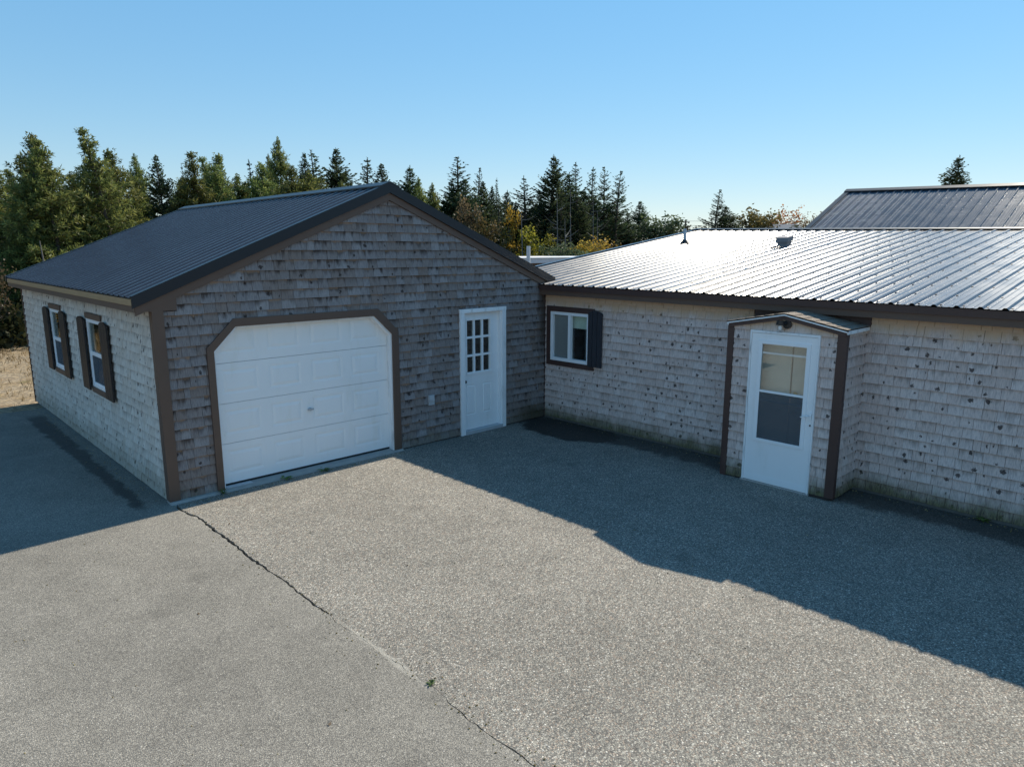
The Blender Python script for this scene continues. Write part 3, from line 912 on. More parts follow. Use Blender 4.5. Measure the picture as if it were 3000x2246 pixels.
# two sash windows with shutters in the side wall
for a, c in WN:
    w = empty('window', parent=garage)
    slab('head_trim', LW, rect(a - .01, c + .01, WZ1 + .001, WZ1 + .085), -.012, .027, M['brown'], w)
    slab('sill_trim', LW, rect(a - .01, c + .01, WZ0 - .085, WZ0 - .001), -.012, .027, M['brown'], w)
    frame_ring('frame', LW, (a - .01, c + .01, WZ0, WZ1), (a + .045, c - .045, WZ0 + .05, WZ1 - .055), -.07, .012, M['vinyl'], w)
    slab('meeting_rail', LW, rect(a + .045, c - .045, 1.525, 1.575), -.06, .004, M['vinyl'], w)
    slab('pane', LW, rect(a + .04, c - .04, 1.56, WZ1 - .05), -.006, -.002, M['glass'], w)
    slab('pane', LW, rect(a + .04, c - .04, WZ0 + .045, 1.54), -.016, -.012, M['glass'], w)
    frame_ring('screen_frame', LW, (a + .045, c - .045, WZ0 + .05, 1.525), (a + .06, c - .06, WZ0 + .075, 1.515), -.011, .002, M['vinyl'], w)
    slab('screen', LW, rect(a + .05, c - .05, WZ0 + .055, 1.52), -.006, -.005, M['screen'], w)
    slab('curtain', LW, rect(a - .05, c - .45, WZ0 - .05, 1.45), -.32, -.30, M['inside'], w)
    shutter(LW, c + .02, c + .40, .97, 2.085, 3, .036, .06, M['shutter'], garage)
    shutter(LW, a - .40, a - .02, .97, 2.085, 3, .036, .06, M['shutter'], garage)

# ------------------------------------------------------------------ the long house
HX = 6.632
Y_L, Y_R = 1.70, -13.0
def ez(y): return 2.466 - .0043 * (0 - y)
def rz(y): return 3.589 - .0172 * (Y_L - y)
RIX = 14.3
house = tag(empty('house', (HX, 0, 0)), 'long low house clad in pale cedar shingles under a shiny ribbed metal roof', 'house')
MW = Plane((HX, 0, 0), (0, -1, 0), (-1, 0, 0))
WIN = rect(.158, 1.045, 1.10, 1.985)
PORCH0, PORCH1 = 4.075, 5.575
sheet('wall', MW, rect(-1.6, 13, -.02, 2.46), [WIN, rect(4.35, 5.3, .05, 2.05)], -.13, -.012, M['sheath'], house)
bx('wall', (HX + .14, -12.9, -.02), (RIX + .3, -13.0, 3.1), M['siding'], house)
bx('wall', (HX + .14, 1.48, -.02), (RIX + .3, 1.6, 2.4), M['siding'], house)
rk = random.Random(5)
hole_porch = rect(PORCH0 - .004, PORCH1 + .004, -.1, 2.20)
items = make_shingles(MW, rect(.004, 9.5, .035, 2.30), [rect(.067, 1.177, 1.012, 2.08), hole_porch, rect(4.06, 5.62, 2.15, 2.40)], .035, 2.30, .0, 9.5, M['sh_main'], rk, exp=.1265, wmin=.12, wmax=.24)
finish_shingles(items, house, 300)
bx('foundation', (HX - .004, -12.9, -.05), (HX + .13, -.015, .034), M['old_concrete'], house)
bx('corner_strip', (HX - .019, -.019, .02), (HX - .001, -.0005, 2.27), M['darkbrown'], house)
slab('frieze_board', MW, rect(4.075, 5.615, 2.13, 2.30), -.012, .012, M['darkbrown'], house)
# eave boards
def eave_board(name, x0, x1, o0, o1, m):
    ya, yb = -.03, Y_R
    A = [(x0, ya, ez(ya) - o0), (x0, yb, ez(yb) - o0), (x0, yb, ez(yb) - o1), (x0, ya, ez(ya) - o1)]
    MB().prism(A, [(x1, p[1], p[2]) for p in A]).build(name, m, house)
eave_board('gutter_trim', HX - .190, HX - .165, .012, .098, M['darkbrown'])
eave_board('fascia', HX - .160, HX - .135, .094, .185, M['brown'])
eave_board('soffit', HX - .134, HX - .001, .150, .162, M['brown'])
A = [(HX - .19, Y_L - .03, ez(Y_L) - .012), (RIX, Y_L - .03, rz(Y_L) - .012), (RIX, Y_R, rz(Y_R) - .012), (HX - .19, Y_R, ez(Y_R) - .012)]
MB().prism(A, [(p[0] + .01, p[1], p[2] - .06) for p in A]).build('roof_deck', M['sheath'], house)
roof_sheets(house, (HX - .215, Y_L, ez(Y_L)), (HX - .215, Y_R, ez(Y_R)), (RIX, Y_L, rz(Y_L)), (RIX, Y_R, rz(Y_R)), M['metal'], screws=[.012, .09, .17, .25, .33, .42, .50, .58, .66, .74, .83, .92])
A = [(RIX, Y_L, rz(Y_L)), (RIX, Y_R, rz(Y_R)), (RIX + .7, Y_R, rz(Y_R) - .35), (RIX + .7, Y_L, rz(Y_L) - .35)]
MB().prism(A, [(p[0], p[1], p[2] - .05) for p in A]).build('roof_panel', M['metal'], house)
b = MB()
for sgn in (-1, 1):
    sl = .145 if sgn < 0 else .5
    A = [(RIX, Y_L + .02, rz(Y_L) + .042), (RIX + sgn * .17, Y_L + .02, rz(Y_L) + .042 - .17 * sl), (RIX + sgn * .17, Y_R, rz(Y_R) + .042 - .17 * sl), (RIX, Y_R, rz(Y_R) + .042)]
    b.prism(A, [(p[0], p[1], p[2] - .018) for p in A])
b.build('ridge_cap', M['trim_metal'], house)
A = [(HX - .2, Y_L + .012, ez(Y_L) + .024), (RIX, Y_L + .012, rz(Y_L) + .024), (RIX, Y_L - .10, rz(Y_L) + .024), (HX - .2, Y_L - .10, ez(Y_L) + .024)]
MB().prism(A, [(p[0], p[1], p[2] - .004) for p in A]).build('rake_trim', M['metal'], house)
A = [(HX - .2, Y_L + .013, ez(Y_L) + .024), (RIX, Y_L + .013, rz(Y_L) + .024), (RIX, Y_L + .013, rz(Y_L) - .12), (HX - .2, Y_L + .013, ez(Y_L) - .12)]
MB().prism(A, [(p[0], p[1] + .008, p[2]) for p in A]).build('rake_trim', M['trim_metal'], house)
# vent pipe and box vent on the roof
pv = MB(); pv.tube([(11.675, .352, 3.18), (11.66, .352, 3.545)], .035, 14)
pipe = pv.build('vent_pipe', M['pipe'], house, smooth=False)
bt = MB(); bt.tube([(11.68, .352, 3.175), (11.676, .352, 3.22), (11.675, .352, 3.30)], [.13, .10, .04], 14)
bt.build('boot', M['black'], pipe)
vb = MB()
vx, vy = 11.45, -2.14
def rp(x): return 2.452 + .1451 * (x - 6.43)
A = [(vx - .13, vy - .13, rp(vx - .13) + .15), (vx + .13, vy - .13, rp(vx + .13) + .15), (vx + .13, vy + .13, rp(vx + .13) + .15), (vx - .13, vy + .13, rp(vx - .13) + .15)]
vb.prism(A, [(p[0], p[1], p[2] - .09) for p in A])
A2 = [(vx - .1, vy - .1, rp(vx - .1) + .07), (vx + .1, vy - .1, rp(vx + .1) + .07), (vx + .1, vy + .1, rp(vx + .1) + .07), (vx - .1, vy + .1, rp(vx - .1) + .07)]
vb.prism(A2, [(p[0], p[1], p[2] - .1) for p in A2])
vb.build('roof_vent', plain('vent_grey', (.24, .22, .22), .6), house)
# sliding window with one shutter
w = empty('window', parent=house)
frame_ring('trim', MW, (.067, 1.177, 1.012, 2.08), (.158, 1.045, 1.10, 1.985), -.013, .027, M['darkbrown'], w)
frame_ring('frame', MW, (.158, 1.045, 1.10, 1.985), (.218, 1.013, 1.157, 1.93), -.07, .018, M['vinyl'], w)
slab('mullion', MW, rect(.570, .630, 1.157, 1.93), -.06, .008, M['vinyl'], w)
slab('pane', MW, rect(.215, .575, 1.15, 1.935), -.036, -.032, M['glass'], w)
slab('pane', MW, rect(.625, 1.02, 1.15, 1.935), -.050, -.046, M['glass'], w)
slab('screen', MW, rect(.222, .570, 1.157, 1.93), -.024, -.022, M['screen_pale'], w)
slab('blind', MW, rect(.16, 1.05, 1.70, 2.02), -.115, -.11, M['blind'], w)
cu = MB()
for k in range(12):
    s0, s1 = .86 + k * .025, .86 + (k + 1) * .025
    d0, d1 = -.17 + .02 * math.sin(k * 1.9), -.17 + .02 * math.sin((k + 1) * 1.9)
    cu.poly([MW.p(s0, .9, d0), MW.p(s1, .9, d1), MW.p(s1, 2.05, d1), MW.p(s0, 2.05, d0)])
cu.build('curtain', M['curtain'], w)
bx('backing', (HX + 2.0, -3.0, 0), (HX + 2.05, 1.4, 2.4), M['inside'], house)
shutter(MW, 1.07, 1.376, 1.085, 2.055, 3, .034, .06, M['shutter_blue'], house)

# ------------------------------------------------------------------ entry porch
PX = 5.962
porch = tag(empty('entry_porch', (PX, -4.825, 0)), 'small shingled entry porch with white storm door, projecting from the long house', 'porch')
PW = Plane((PX, 0, 0), (0, -1, 0), (-1, 0, 0))
PA = 4.825
def pz(s): return 2.135 + (2.282 - 2.135) * (1 - abs(s - PA) / .75)
SD = rect(4.38, 5.29, -.01, 2.047)
pout = [(PORCH0, .0), (PORCH1, .0), (PORCH1, pz(PORCH1) - .03), (PA, pz(PA) - .03), (PORCH0, pz(PORCH0) - .03)]
sheet('wall', PW, pout, [SD], -.10, -.012, M['sheath'], porch)
SR = Plane((PX, -PORCH1, 0), (1, 0, 0), (0, -1, 0))
SLp = Plane((PX, -PORCH0, 0), (1, 0, 0), (0, 1, 0))
sheet('wall', SR, rect(.09, .66, 0, 2.10), [], -.10, -.012, M['sheath'], porch)
sheet('wall', SLp, rect(.09, .66, 0, 2.10), [], -.10, -.012, M['sheath'], porch)
rk = random.Random(77)
pin = [(PORCH0 + .06, .0), (PORCH1 - .085, .0), (PORCH1 - .085, pz(PORCH1 - .085) - .065), (PA, pz(PA) - .065), (PORCH0 + .06, pz(PORCH0 + .06) - .065)]
items = make_shingles(PW, pin, [SD], .02, 2.25, 4.1, 5.5, M['sh_main'], rk, exp=.1265, wmin=.17, wmax=.27, butt=.012)
items += make_shingles(SR, rect(.055, .668, .01, 2.09), [], .02, 2.1, .03, .668, M['sh_main'], rk, exp=.1265, wmin=.1, wmax=.19)
items += make_shingles(SLp, rect(.055, .668, .01, 2.09), [], .02, 2.1, .03, .668, M['sh_main'], rk, exp=.1265, wmin=.1, wmax=.19)
finish_shingles(items, porch, 300)
cbp = MB()
cbp.box((PX - .018, -PORCH1 - .026, .035), (PX - .001, -PORCH1 + .085, 2.10)); cbp.box((PX - .0005, -PORCH1 - .0255, .035), (PX + .055, -PORCH1 + .0, 2.10))
cbp.build('corner_board', M['darkbrown'], porch)
cbp = MB(); cbp.box((PX - .018, -PORCH0 - .06, .0), (PX - .001, -PORCH0 + .026, 2.10)); cbp.box((PX - .0005, -PORCH0, .0), (PX + .055, -PORCH0 + .0255, 2.10))
cbp.build('corner_board', M['darkbrown'], porch)
def prake(name, s0, s1, o0, o1, d0, d1, m):
    slab(name, PW, [(s0, pz(s0) - o1), (s1, pz(s1) - o1), (s1, pz(s1) - o0), (s0, pz(s0) - o0)], d0, d1, m, porch)
prake('rake_board', PORCH0 - .01, PA, .016, .072, -.012, .0345, M['darkbrown'])
prake('rake_board', PA + .0005, PORCH1 + .01, .016, .072, -.012, .0345, M['darkbrown'])
prake('rake_trim', PORCH0 - .03, PA, -.002, .022, .035, .05, M['white'])
prake('rake_trim', PA + .0005, PORCH1 + .03, -.002, .022, .035, .05, M['white'])
for s0, s1 in ((PORCH0 - .035, PA), (PA + .0005, PORCH1 + .035)):
    A = [PW.p(s0, pz(s0) + .006, .05), PW.p(s1, pz(s1) + .006, .05), PW.p(s1, pz(s1) + .006, -.665), PW.p(s0, pz(s0) + .006, -.665)]
    MB().prism(A, [p - Vector((0, 0, .012)) for p in A]).build('roof_deck', M['sheath'], porch)
    for row in range(6):
        f0, f1 = row / 6, (row + 1.15) / 6
        e0_, e1_ = (s0, s1) if s0 < PA - .1 else (s1, s0)       # from the eave up to the ridge
        a, c = e0_ + (e1_ - e0_) * f0, e0_ + (e1_ - e0_) * min(1, f1)
        x = -.06 - (row % 2) * .07
        while x < .66:
            x0, x1 = max(x + .003, -.056), min(x + .147, .663)
            if x1 - x0 > .02:
                A = [PW.p(a, pz(a) + .018, -x0), PW.p(a, pz(a) + .018, -x1), PW.p(c, pz(c) + .010, -x1), PW.p(c, pz(c) + .010, -x0)]
                MB().prism(A, [p - Vector((0, 0, .006)) for p in A]).build('roof_shingle', M['roof_tab'], porch)
            x += .15
bx('eave_trim', (PX - .02, -PORCH1 - .036, 2.085), (HX - .02, -PORCH1 - .018, 2.128), M['worn_white'], porch)
bx('eave_trim', (PX - .02, -PORCH0 + .018, 2.085), (HX - .02, -PORCH0 + .036, 2.128), M['worn_white'], porch)
bx('door_sill', (PX - .03, -5.30, -.02), (PX + .05, -4.36, .028), M['concrete'], porch)
bx('sill_board', (PX - .014, -PORCH1 + .02, -.02), (PX - .002, -5.301, .034), M['sheath'], porch)
st = empty('storm_door', parent=porch)
frame_ring('frame', PW, (4.38, 5.29, .012, 2.047), (4.405, 5.268, .02, 2.018), -.06, .03, M['worn_white'], st)
OPN = rect(4.545, 5.148, .612, 1.892)
embossed('leaf', PW, rect(4.407, 5.266, .03, 2.014), [], [OPN], .022, M['white'], st, thick=.03)
bx('kick_plate', (PX - .0245, -5.255, .04), (PX - .0225, -4.42, .125), M['vinyl'], st)
frame_ring('light_frame', PW, (4.508, 5.187, .588, 1.925), (4.556, 5.138, .625, 1.882), .0225, .034, M['vinyl'], st)
slab('sash_bar', PW, rect(4.556, 5.138, 1.248, 1.275), .002, .030, M['vinyl'], st)
slab('sash_bar', PW, rect(4.556, 5.138, 1.752, 1.776), .000, .012, M['vinyl'], st)
slab('sash_bar', PW, rect(4.556, 5.138, 1.128, 1.150), .000, .010, M['grey'], st)
slab('pane', PW, rect(4.550, 5.144, 1.262, 1.888), .013, .016, M['storm_glass'], st)
slab('pane', PW, rect(4.550, 5.144, .618, 1.262), .004, .007, M['storm_glass'], st)
slab('screen', PW, rect(4.550, 5.144, .618, 1.250), .018, .019, M['screen'], st)
hd = MB(); hd.box((PX - .04, -5.262, .985), (PX - .0225, -5.235, 1.075)); hd.tube([PW.p(5.248, 1.04, .03), PW.p(5.248, 1.04, .065), PW.p(5.22, 1.035, .07), PW.p(5.135, 1.012, .068)], [.009, .009, .009, .006], 8)
hd.build('handle', M['vinyl'], st)
kh = MB(); kh.tube([PW.p(5.249, .915, .022), PW.p(5.249, .915, .03)], .011, 10); kh.build('lock', M['dark'], st)
hg = MB()
for z in (.35, 1.05, 1.75): hg.box((PX - .03, -4.408, z), (PX - .0165, -4.392, z + .12))
hg.build('hinge', M['vinyl'], st)
# inner doors seen through the glass
bx('inner_door', (PX + .115, -4.895, .03), (PX + .145, -4.30, 2.03), M['beige'], porch)
bx('inner_door', (PX + .115, -5.45, .03), (PX + .145, -4.915, 2.03), M['beige'], porch)
kn = MB()
for z in (1.02, 1.26): kn.tube([(PX + .115, -4.99, z), (PX + .09, -4.99, z), (PX + .07, -4.99, z), (PX + .062, -4.99, z)], [.014, .014, .032, .02], 12)
kn.build('inner_knob', M['brass'], porch, smooth=True)
# jar lamp over the door
lp = empty('wall_lamp', parent=porch)
lb = MB(); lb.tube([PW.p(4.86, 2.15, .0), PW.p(4.86, 2.15, .03)], .055, 14); lb.tube([PW.p(4.85, 2.16, .03), PW.p(4.80, 2.17, .075)], .014, 8)
lb.tube([PW.p(4.80, 2.145, .085), PW.p(4.80, 2.195, .085)], [.05, .048], 16)
lb.build('lamp_mount', M['dark'], lp)
lj = MB(); lj.tube([PW.p(4.80, 2.05, .085), PW.p(4.80, 2.06, .085), PW.p(4.80, 2.13, .085), PW.p(4.80, 2.146, .085)], [.03, .043, .043, .038], 16)
lj.build('lamp_jar', M['jar'], lp, smooth=True)
lc = MB(); lc.tube([PW.p(4.80, 2.146, .085), PW.p(4.80, 2.11, .085), PW.p(4.80, 2.075, .085)], [.012, .022, .012], 10)
lc.build('lamp_bulb', M['white'], lp, smooth=True)

# ------------------------------------------------------------------ building behind, shed, post
rear = tag(empty('rear_building', (19.94, 0, 0)), 'taller building with steep dark ribbed metal roof rising behind the long house', 'building')
def rrz(y): return 4.829 + .0228 * y
SB = .437
for sgn in (-1, 1):
    roof_sheets(rear, (19.94 + sgn * 4.72, 0, rrz(0) - 4.72 * SB), (19.94 + sgn * 4.72, -14, rrz(-14) - 4.72 * SB), (19.94, 0, rrz(0)), (19.94, -14, rrz(-14)), M['metal'])
    A = [(19.94, .03, rrz(0) + .03), (19.94 + sgn * 4.75, .03, rrz(0) + .03 - 4.75 * SB), (19.94 + sgn * 4.75, -.12, rrz(0) + .03 - 4.75 * SB), (19.94, -.12, rrz(0) + .03)]
    MB().prism(A, [(p[0], p[1], p[2] - .16) for p in A]).build('rake_trim', M['trim_metal'], rear)
    A = [(19.94, .035, rrz(0) + .055), (19.94 + sgn * .18, .035, rrz(0) + .055 - .18 * SB), (19.94 + sgn * .18, -14, rrz(-14) + .055 - .18 * SB), (19.94, -14, rrz(-14) + .055)]
    MB().prism(A, [(p[0], p[1], p[2] - .02) for p in A]).build('ridge_cap', M['trim_metal'], rear)
RG = Plane((19.94, -.3, 0), (1, 0, 0), (0, 1, 0))
sheet('wall', RG, [(-4.4, -.04), (4.4, -.04), (4.4, 2.85), (0, 4.70), (-4.4, 2.85)], [], -.12, 0, M['siding'], rear)
bx('wall', (24.3, -13.8, -.04), (24.4, -.45, 2.6), M['siding'], rear)
bx('wall', (15.6, -13.8, -.04), (15.7, -.45, 2.6), M['siding'], rear)

shed = tag(empty('shed', (22, 14, 0)), 'low brown shed with a pale blue-grey flat roof edge behind the garage', 'shed')
bx('wall', (16.5, 14.15, -.04), (31, 18, 2.45), M['shed'], shed)
bx('roof', (16.2, 13.95, 2.45), (31.3, 18.3, 2.68), M['shed_roof'], shed)
bx('roof_edge', (16.15, 13.9, 2.682), (31.35, 18.35, 2.71), M['white'], shed)
po = MB(); po.tube([(14.72, 8.5, -.05), (14.705, 8.5, 1.6), (14.70, 8.5, 3.19)], [.078, .074, .068], 12)
tag(po.build('white_post', M['pipe']), 'pale weathered round post standing upright behind the garage roof', 'post')

far_h = tag(empty('far_house', (0, 0, 0)), 'distant house with a grey roof showing just above the metal ridge', 'house')
fc = at_dist(2285, 665, 85); fd_ = Vector((fc.x - CAM.x, fc.y - CAM.y, 0)).normalized(); fr_ = Vector((fd_.y, -fd_.x, 0))
far_h.location = (fc.x, fc.y, 0)
def fp(a, b_, z): v = fc + fr_ * a + fd_ * b_; return (v.x, v.y, z)
b = MB(); zt = at_dist(2285, 655, 85).z; zb = at_dist(2285, 676, 85).z
b.prism([fp(-3.0, 0, zb - .3), fp(3.0, 0, zb - .3), fp(1.9, 2, zt), fp(-1.6, 2, zt)], [fp(-3.0, 5, zb - .3), fp(3.0, 5, zb - .3), fp(1.9, 3, zt), fp(-1.6, 3, zt)])
b.build('roof', plain('far_roof', (.12, .14, .17), .7), far_h)
b = MB(); b.prism([fp(-2.8, .2, -.04), fp(2.8, .2, -.04), fp(2.8, .2, zb - .31), fp(-2.8, .2, zb - .31)], [fp(-2.8, 4.8, -.04), fp(2.8, 4.8, -.04), fp(2.8, 4.8, zb - .31), fp(-2.8, 4.8, zb - .31)])
b.build('wall', M['siding'], far_h)
upole = at_dist(2009, 646, 110)
up = tag(empty('utility_pole', (upole.x, upole.y, 0)), 'dark utility pole with crossarms on the horizon above the metal roof', 'utility pole')
ud = Vector((upole.x - CAM.x, upole.y - CAM.y, 0)).normalized(); ur = Vector((ud.y, -ud.x, 0))
b = MB(); b.tube([(upole.x, upole.y, -.04), (upole.x, upole.y, upole.z)], [.17, .13], 8); b.build('pole', M['bark'], up)
for dz in (.25, .9):
    a = Vector((upole.x, upole.y, upole.z - dz)) - ur * .6; c = Vector((upole.x, upole.y, upole.z - dz)) + ur * .6
    MB().tube([a, c], .07, 6).build('crossarm', M['bark'], up)
MB().tube([(upole.x + .3, upole.y, upole.z - 1.9), (upole.x + .3, upole.y, upole.z - .9)], .3, 8).build('transformer', M['dark'], up)
wr = MB()
for dz in (.2, .85):
    a = Vector((upole.x, upole.y, upole.z - dz + .1))
    wr.tube([a - ur * 40 + Vector((0, 0, 1.0)), a - ur * 20 + Vector((0, 0, -.2)), a, a + ur * 20 + Vector((0, 0, -.2)), a + ur * 40 + Vector((0, 0, 1.0))], .025, 4)
wr.build('wire', M['dark'], up)

# ------------------------------------------------------------------ trees
def leafq(b, p, d, n, L, wd, col):
    """one bent spray: a kite-shaped face along d"""
    side = d.cross(n)
    if side.length < 1e-4: side = Vector((1, 0, 0))
    side = side.normalized() * wd
    b.poly([p, p + d * (L * .45) + side, p + d * L, p + d * (L * .45) - side], col=col)

def rvec(r):
    while True:
        v = Vector((r.uniform(-1, 1), r.uniform(-1, 1), r.uniform(-1, 1)))
        if .05 < v.length < 1: return v.normalized()

def conifer(seed, kind):
    """10 m high prototype: returns (trunk mesh builder, crown mesh builder)"""
    r = random.Random(seed)
    H = 10.0
    t = MB(); c = MB()
    lk = .9 if kind == 'larch' else .25
    leanx, leany = r.uniform(-lk, lk), r.uniform(-lk, lk)
    def ax(z): f = z / H; return Vector((leanx * f ** 3, leany * f ** 3, z))
    t.tube([ax(H * k / 9) for k in range(10)], [.16 * (1 - k / 9.2) + .012 for k in range(10)], 7)
    #          low  radius branches/whorl spacing elev-low elev-top gap step side-len width
    lo, Rm, nb, dz, e0, e1, gapp, st, L0, w0 = {
        'spruce': (.03, 2.1, 9, .23, -.30, .75, .06, .105, .46, .036),
        'open':   (.08, 2.0, 7, .36, -.22, .70, .16, .105, .44, .038),
        'larch':  (.08, 2.6, 7, .27, -.05, .80, .17, .085, .24, .026),
        'pine':   (.26, 2.5, 8, .36, .15, .95, .10, .10, .34, .034)}[kind]
    z = H * lo
    bias = r.uniform(0, 6.28)
    sect = [r.uniform(.72, 1.15) for _ in range(24)]
    while z < H * .985:
        f = (z / H - lo) / (1 - lo)
        if kind == 'spruce': rad = min(.40 * (H - z), Rm * (.80 + .2 * (1 - f))) + .03
        elif kind == 'open': rad = min(.42 * (H - z), Rm) * (.82 + .18 * math.sin(z * 2.7 + seed)) + .03
        elif kind == 'larch': rad = Rm * min(1.0, (1 - f) * 1.12) ** .85 * (.85 + .2 * math.sin(z * 1.9 + seed)) + .05
        else: rad = Rm * math.sqrt(max(.03, 1 - (abs(f - .5) / .58) ** 2)) * r.uniform(.75, 1.1)
        n = nb if f < .8 else max(4, nb - 2)
        for k in range(n):
            if r.random() < gapp: continue
            a = 2 * math.pi * (k + r.uniform(-.4, .4)) / n + z * 2.4
            Lb = rad * r.uniform(.62, 1.10) * sect[int((a % 6.283) / 6.284 * 6) + 6 * (int(z) % 4)] * (1 + .12 * math.cos(a - bias))
            if r.random() < .05: Lb *= 1.25
            out = Vector((math.cos(a), math.sin(a), 0)); perp = Vector((-out.y, out.x, 0))
            el = e0 + (e1 - e0) * f ** 1.3 + r.uniform(-.14, .14)
            base = ax(z + r.uniform(-.09, .09))
            ns = max(3, int(Lb / st))
            curl = .22 if kind in ('spruce', 'open') else .12
            pts = [base + out * (Lb * (q / ns)) + Vector((0, 0, el * Lb * (q / ns) + curl * Lb * (q / ns) ** 2)) + perp * (.06 * math.sin(q * .9 + a)) for q in range(ns + 1)]
            if Lb > .3:
                sk = pts[::max(1, ns // 3)]
                t.tube(sk, [(.020 + .014 * (1 - f)) * (1 - .7 * q / max(1, len(sk) - 1)) for q in range(len(sk))], 3, cap=False)
            tone = r.random()
            dirb = (pts[-1] - pts[0]).normalized()
            for q in range(ns):
                u = (q + .5) / ns
                p0 = pts[q].lerp(pts[q + 1], r.random())
                if kind in ('spruce', 'open'):
                    if u < .22 and r.random() < .7: continue
                    Ls = L0 * (1.0 - .72 * u) * min(1.0, .30 + Lb / 1.3)
                    for sd in (-1, 1, -1, 1):
                        d = (dirb * r.uniform(.55, 1.1) + perp * (sd * r.uniform(.45, 1.0)) + Vector((0, 0, r.uniform(-.62, .10)))).normalized()
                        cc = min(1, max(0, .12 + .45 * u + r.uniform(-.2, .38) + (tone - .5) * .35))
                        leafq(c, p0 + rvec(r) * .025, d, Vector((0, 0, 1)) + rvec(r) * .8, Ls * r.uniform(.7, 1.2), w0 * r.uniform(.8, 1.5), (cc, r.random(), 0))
                    if r.random() < .5:
                        leafq(c, p0, (dirb + rvec(r) * .25).normalized(), rvec(r), Ls * .7, w0, (min(1, .4 + .5 * u), r.random(), 0))
                elif kind == 'larch':
                    if u < .12: continue
                    for _ in range(8):
                        d = (dirb * r.uniform(.1, .9) + rvec(r) * .95 + Vector((0, 0, .15))).normalized()
                        cc = min(1, max(0, .22 + .35 * u + r.uniform(-.25, .4) + (tone - .5) * .4))
                        leafq(c, p0 + rvec(r) * .12 * (1.2 - .6 * u), d, rvec(r), L0 * r.uniform(.6, 1.3) * min(1, .45 + Lb), w0 * r.uniform(.7, 1.4), (cc, r.random(), 0))
                else:
                    if u < .45: continue
                    for _ in range(14):
                        d = (dirb * .5 + rvec(r) + Vector((0, 0, .45))).normalized()
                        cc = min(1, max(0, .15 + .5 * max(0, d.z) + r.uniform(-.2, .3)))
                        leafq(c, p0 + rvec(r) * .16, d, rvec(r), L0 * r.uniform(.6, 1.1), w0 * r.uniform(.8, 1.4), (cc, r.random(), 0))
        z += dz * r.uniform(.75, 1.25) * (1 if f < .75 else .62)
    for k in range(14):
        d = (Vector((0, 0, 1)) + rvec(r) * .55).normalized()
        leafq(c, ax(H * .955 + .03 * k), d, rvec(r), .16, .018, (.6, 0, 0))
    return t, c

def broadleaf(seed, dens=2600, sparse=False):
    """5 m high prototype with limbs and leaf clumps"""
    r = random.Random(seed)
    t = MB(); c = MB()
    H = 5.0
    t.tube([(0, 0, 0), (.05, .03, 1.2), (.0, .1, 2.6), (.1, .05, 3.8)], [.12, .10, .07, .03], 7)
    tips = []
    for k in range(16):
        z0 = r.uniform(.9, 3.4); a = r.uniform(0, 6.28); L = r.uniform(.9, 1.7) * (1.15 - .12 * z0)
        d = Vector((math.cos(a), math.sin(a), r.uniform(.5, 1.2))).normalized()
        p0 = Vector((.03, .05, z0)); p1 = p0 + d * L * .55 + rvec(r) * .1; p2 = p0 + d * L + Vector((0, 0, .15)) + rvec(r) * .15
        t.tube([p0, p1, p2], [.04, .025, .01], 4, cap=False)
        tips += [p1, p2, p1.lerp(p2, .5)]
        for q in range(3):
            e = (d + rvec(r) * .9).normalized(); p3 = p2.lerp(p1, r.random()) + e * r.uniform(.3, .7)
            t.tube([p1.lerp(p2, .6), p3], [.014, .006], 3, cap=False); tips.append(p3)
    tips += [Vector((r.uniform(-.4, .4), r.uniform(-.4, .4), r.uniform(3.6, 4.7))) for _ in range(8)]
    for k in range(dens):
        p = tips[r.randrange(len(tips))]; off = rvec(r) * (r.random() ** .6) * (.42 if not sparse else .5)
        q = p + off
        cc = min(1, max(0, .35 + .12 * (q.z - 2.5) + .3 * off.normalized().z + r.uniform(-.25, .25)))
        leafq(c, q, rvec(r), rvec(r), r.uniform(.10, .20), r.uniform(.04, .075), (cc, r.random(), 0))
    return t, c

PROTO = {}
def proto(key, fn):
    t, c = fn()
    to = t.build('trunk', M['bark']); co = c.build('crown', M['spruce'])
    PROTO[key] = (to.data, co.data)
    bpy.data.objects.remove(to); bpy.data.objects.remove(co)
for i in range(4): proto('spruce%d' % i, lambda: conifer(100 + i, 'spruce'))
for i in range(4): proto('open%d' % i, lambda: conifer(200 + i, 'open'))
for i in range(4): proto('larch%d' % i, lambda: conifer(300 + i, 'larch'))
for i in range(2): proto('pine%d' % i, lambda: conifer(400 + i, 'pine'))
for i in range(3): proto('broad%d' % i, lambda: broadleaf(500 + i))
proto('thin0', lambda: broadleaf(600, 800, True))

def plant(name, key, loc, H, label, cat, group, leaf, wide=1.0, rz=0.0, tilt=0.0, bark='bark', trunk=True):
    base = 5.0 if key[:4] in ('broa', 'thin') else 10.0
    o = empty(name, loc)
    s = H / base
    o.scale = (s * wide, s * wide, s)
    o.rotation_euler = (tilt * math.cos(rz), tilt * math.sin(rz), rz)
    tag(o, label, cat, group)
    for nm, me, mt in (('trunk', PROTO[key][0], M[bark]), ('crown', PROTO[key][1], M[leaf])):
        ch = bpy.data.objects.new(nm, me)
        COL.objects.link(ch); ch.parent = o
        ch.material_slots[0].link = 'OBJECT'
        ch.material_slots[0].material = mt
    return o

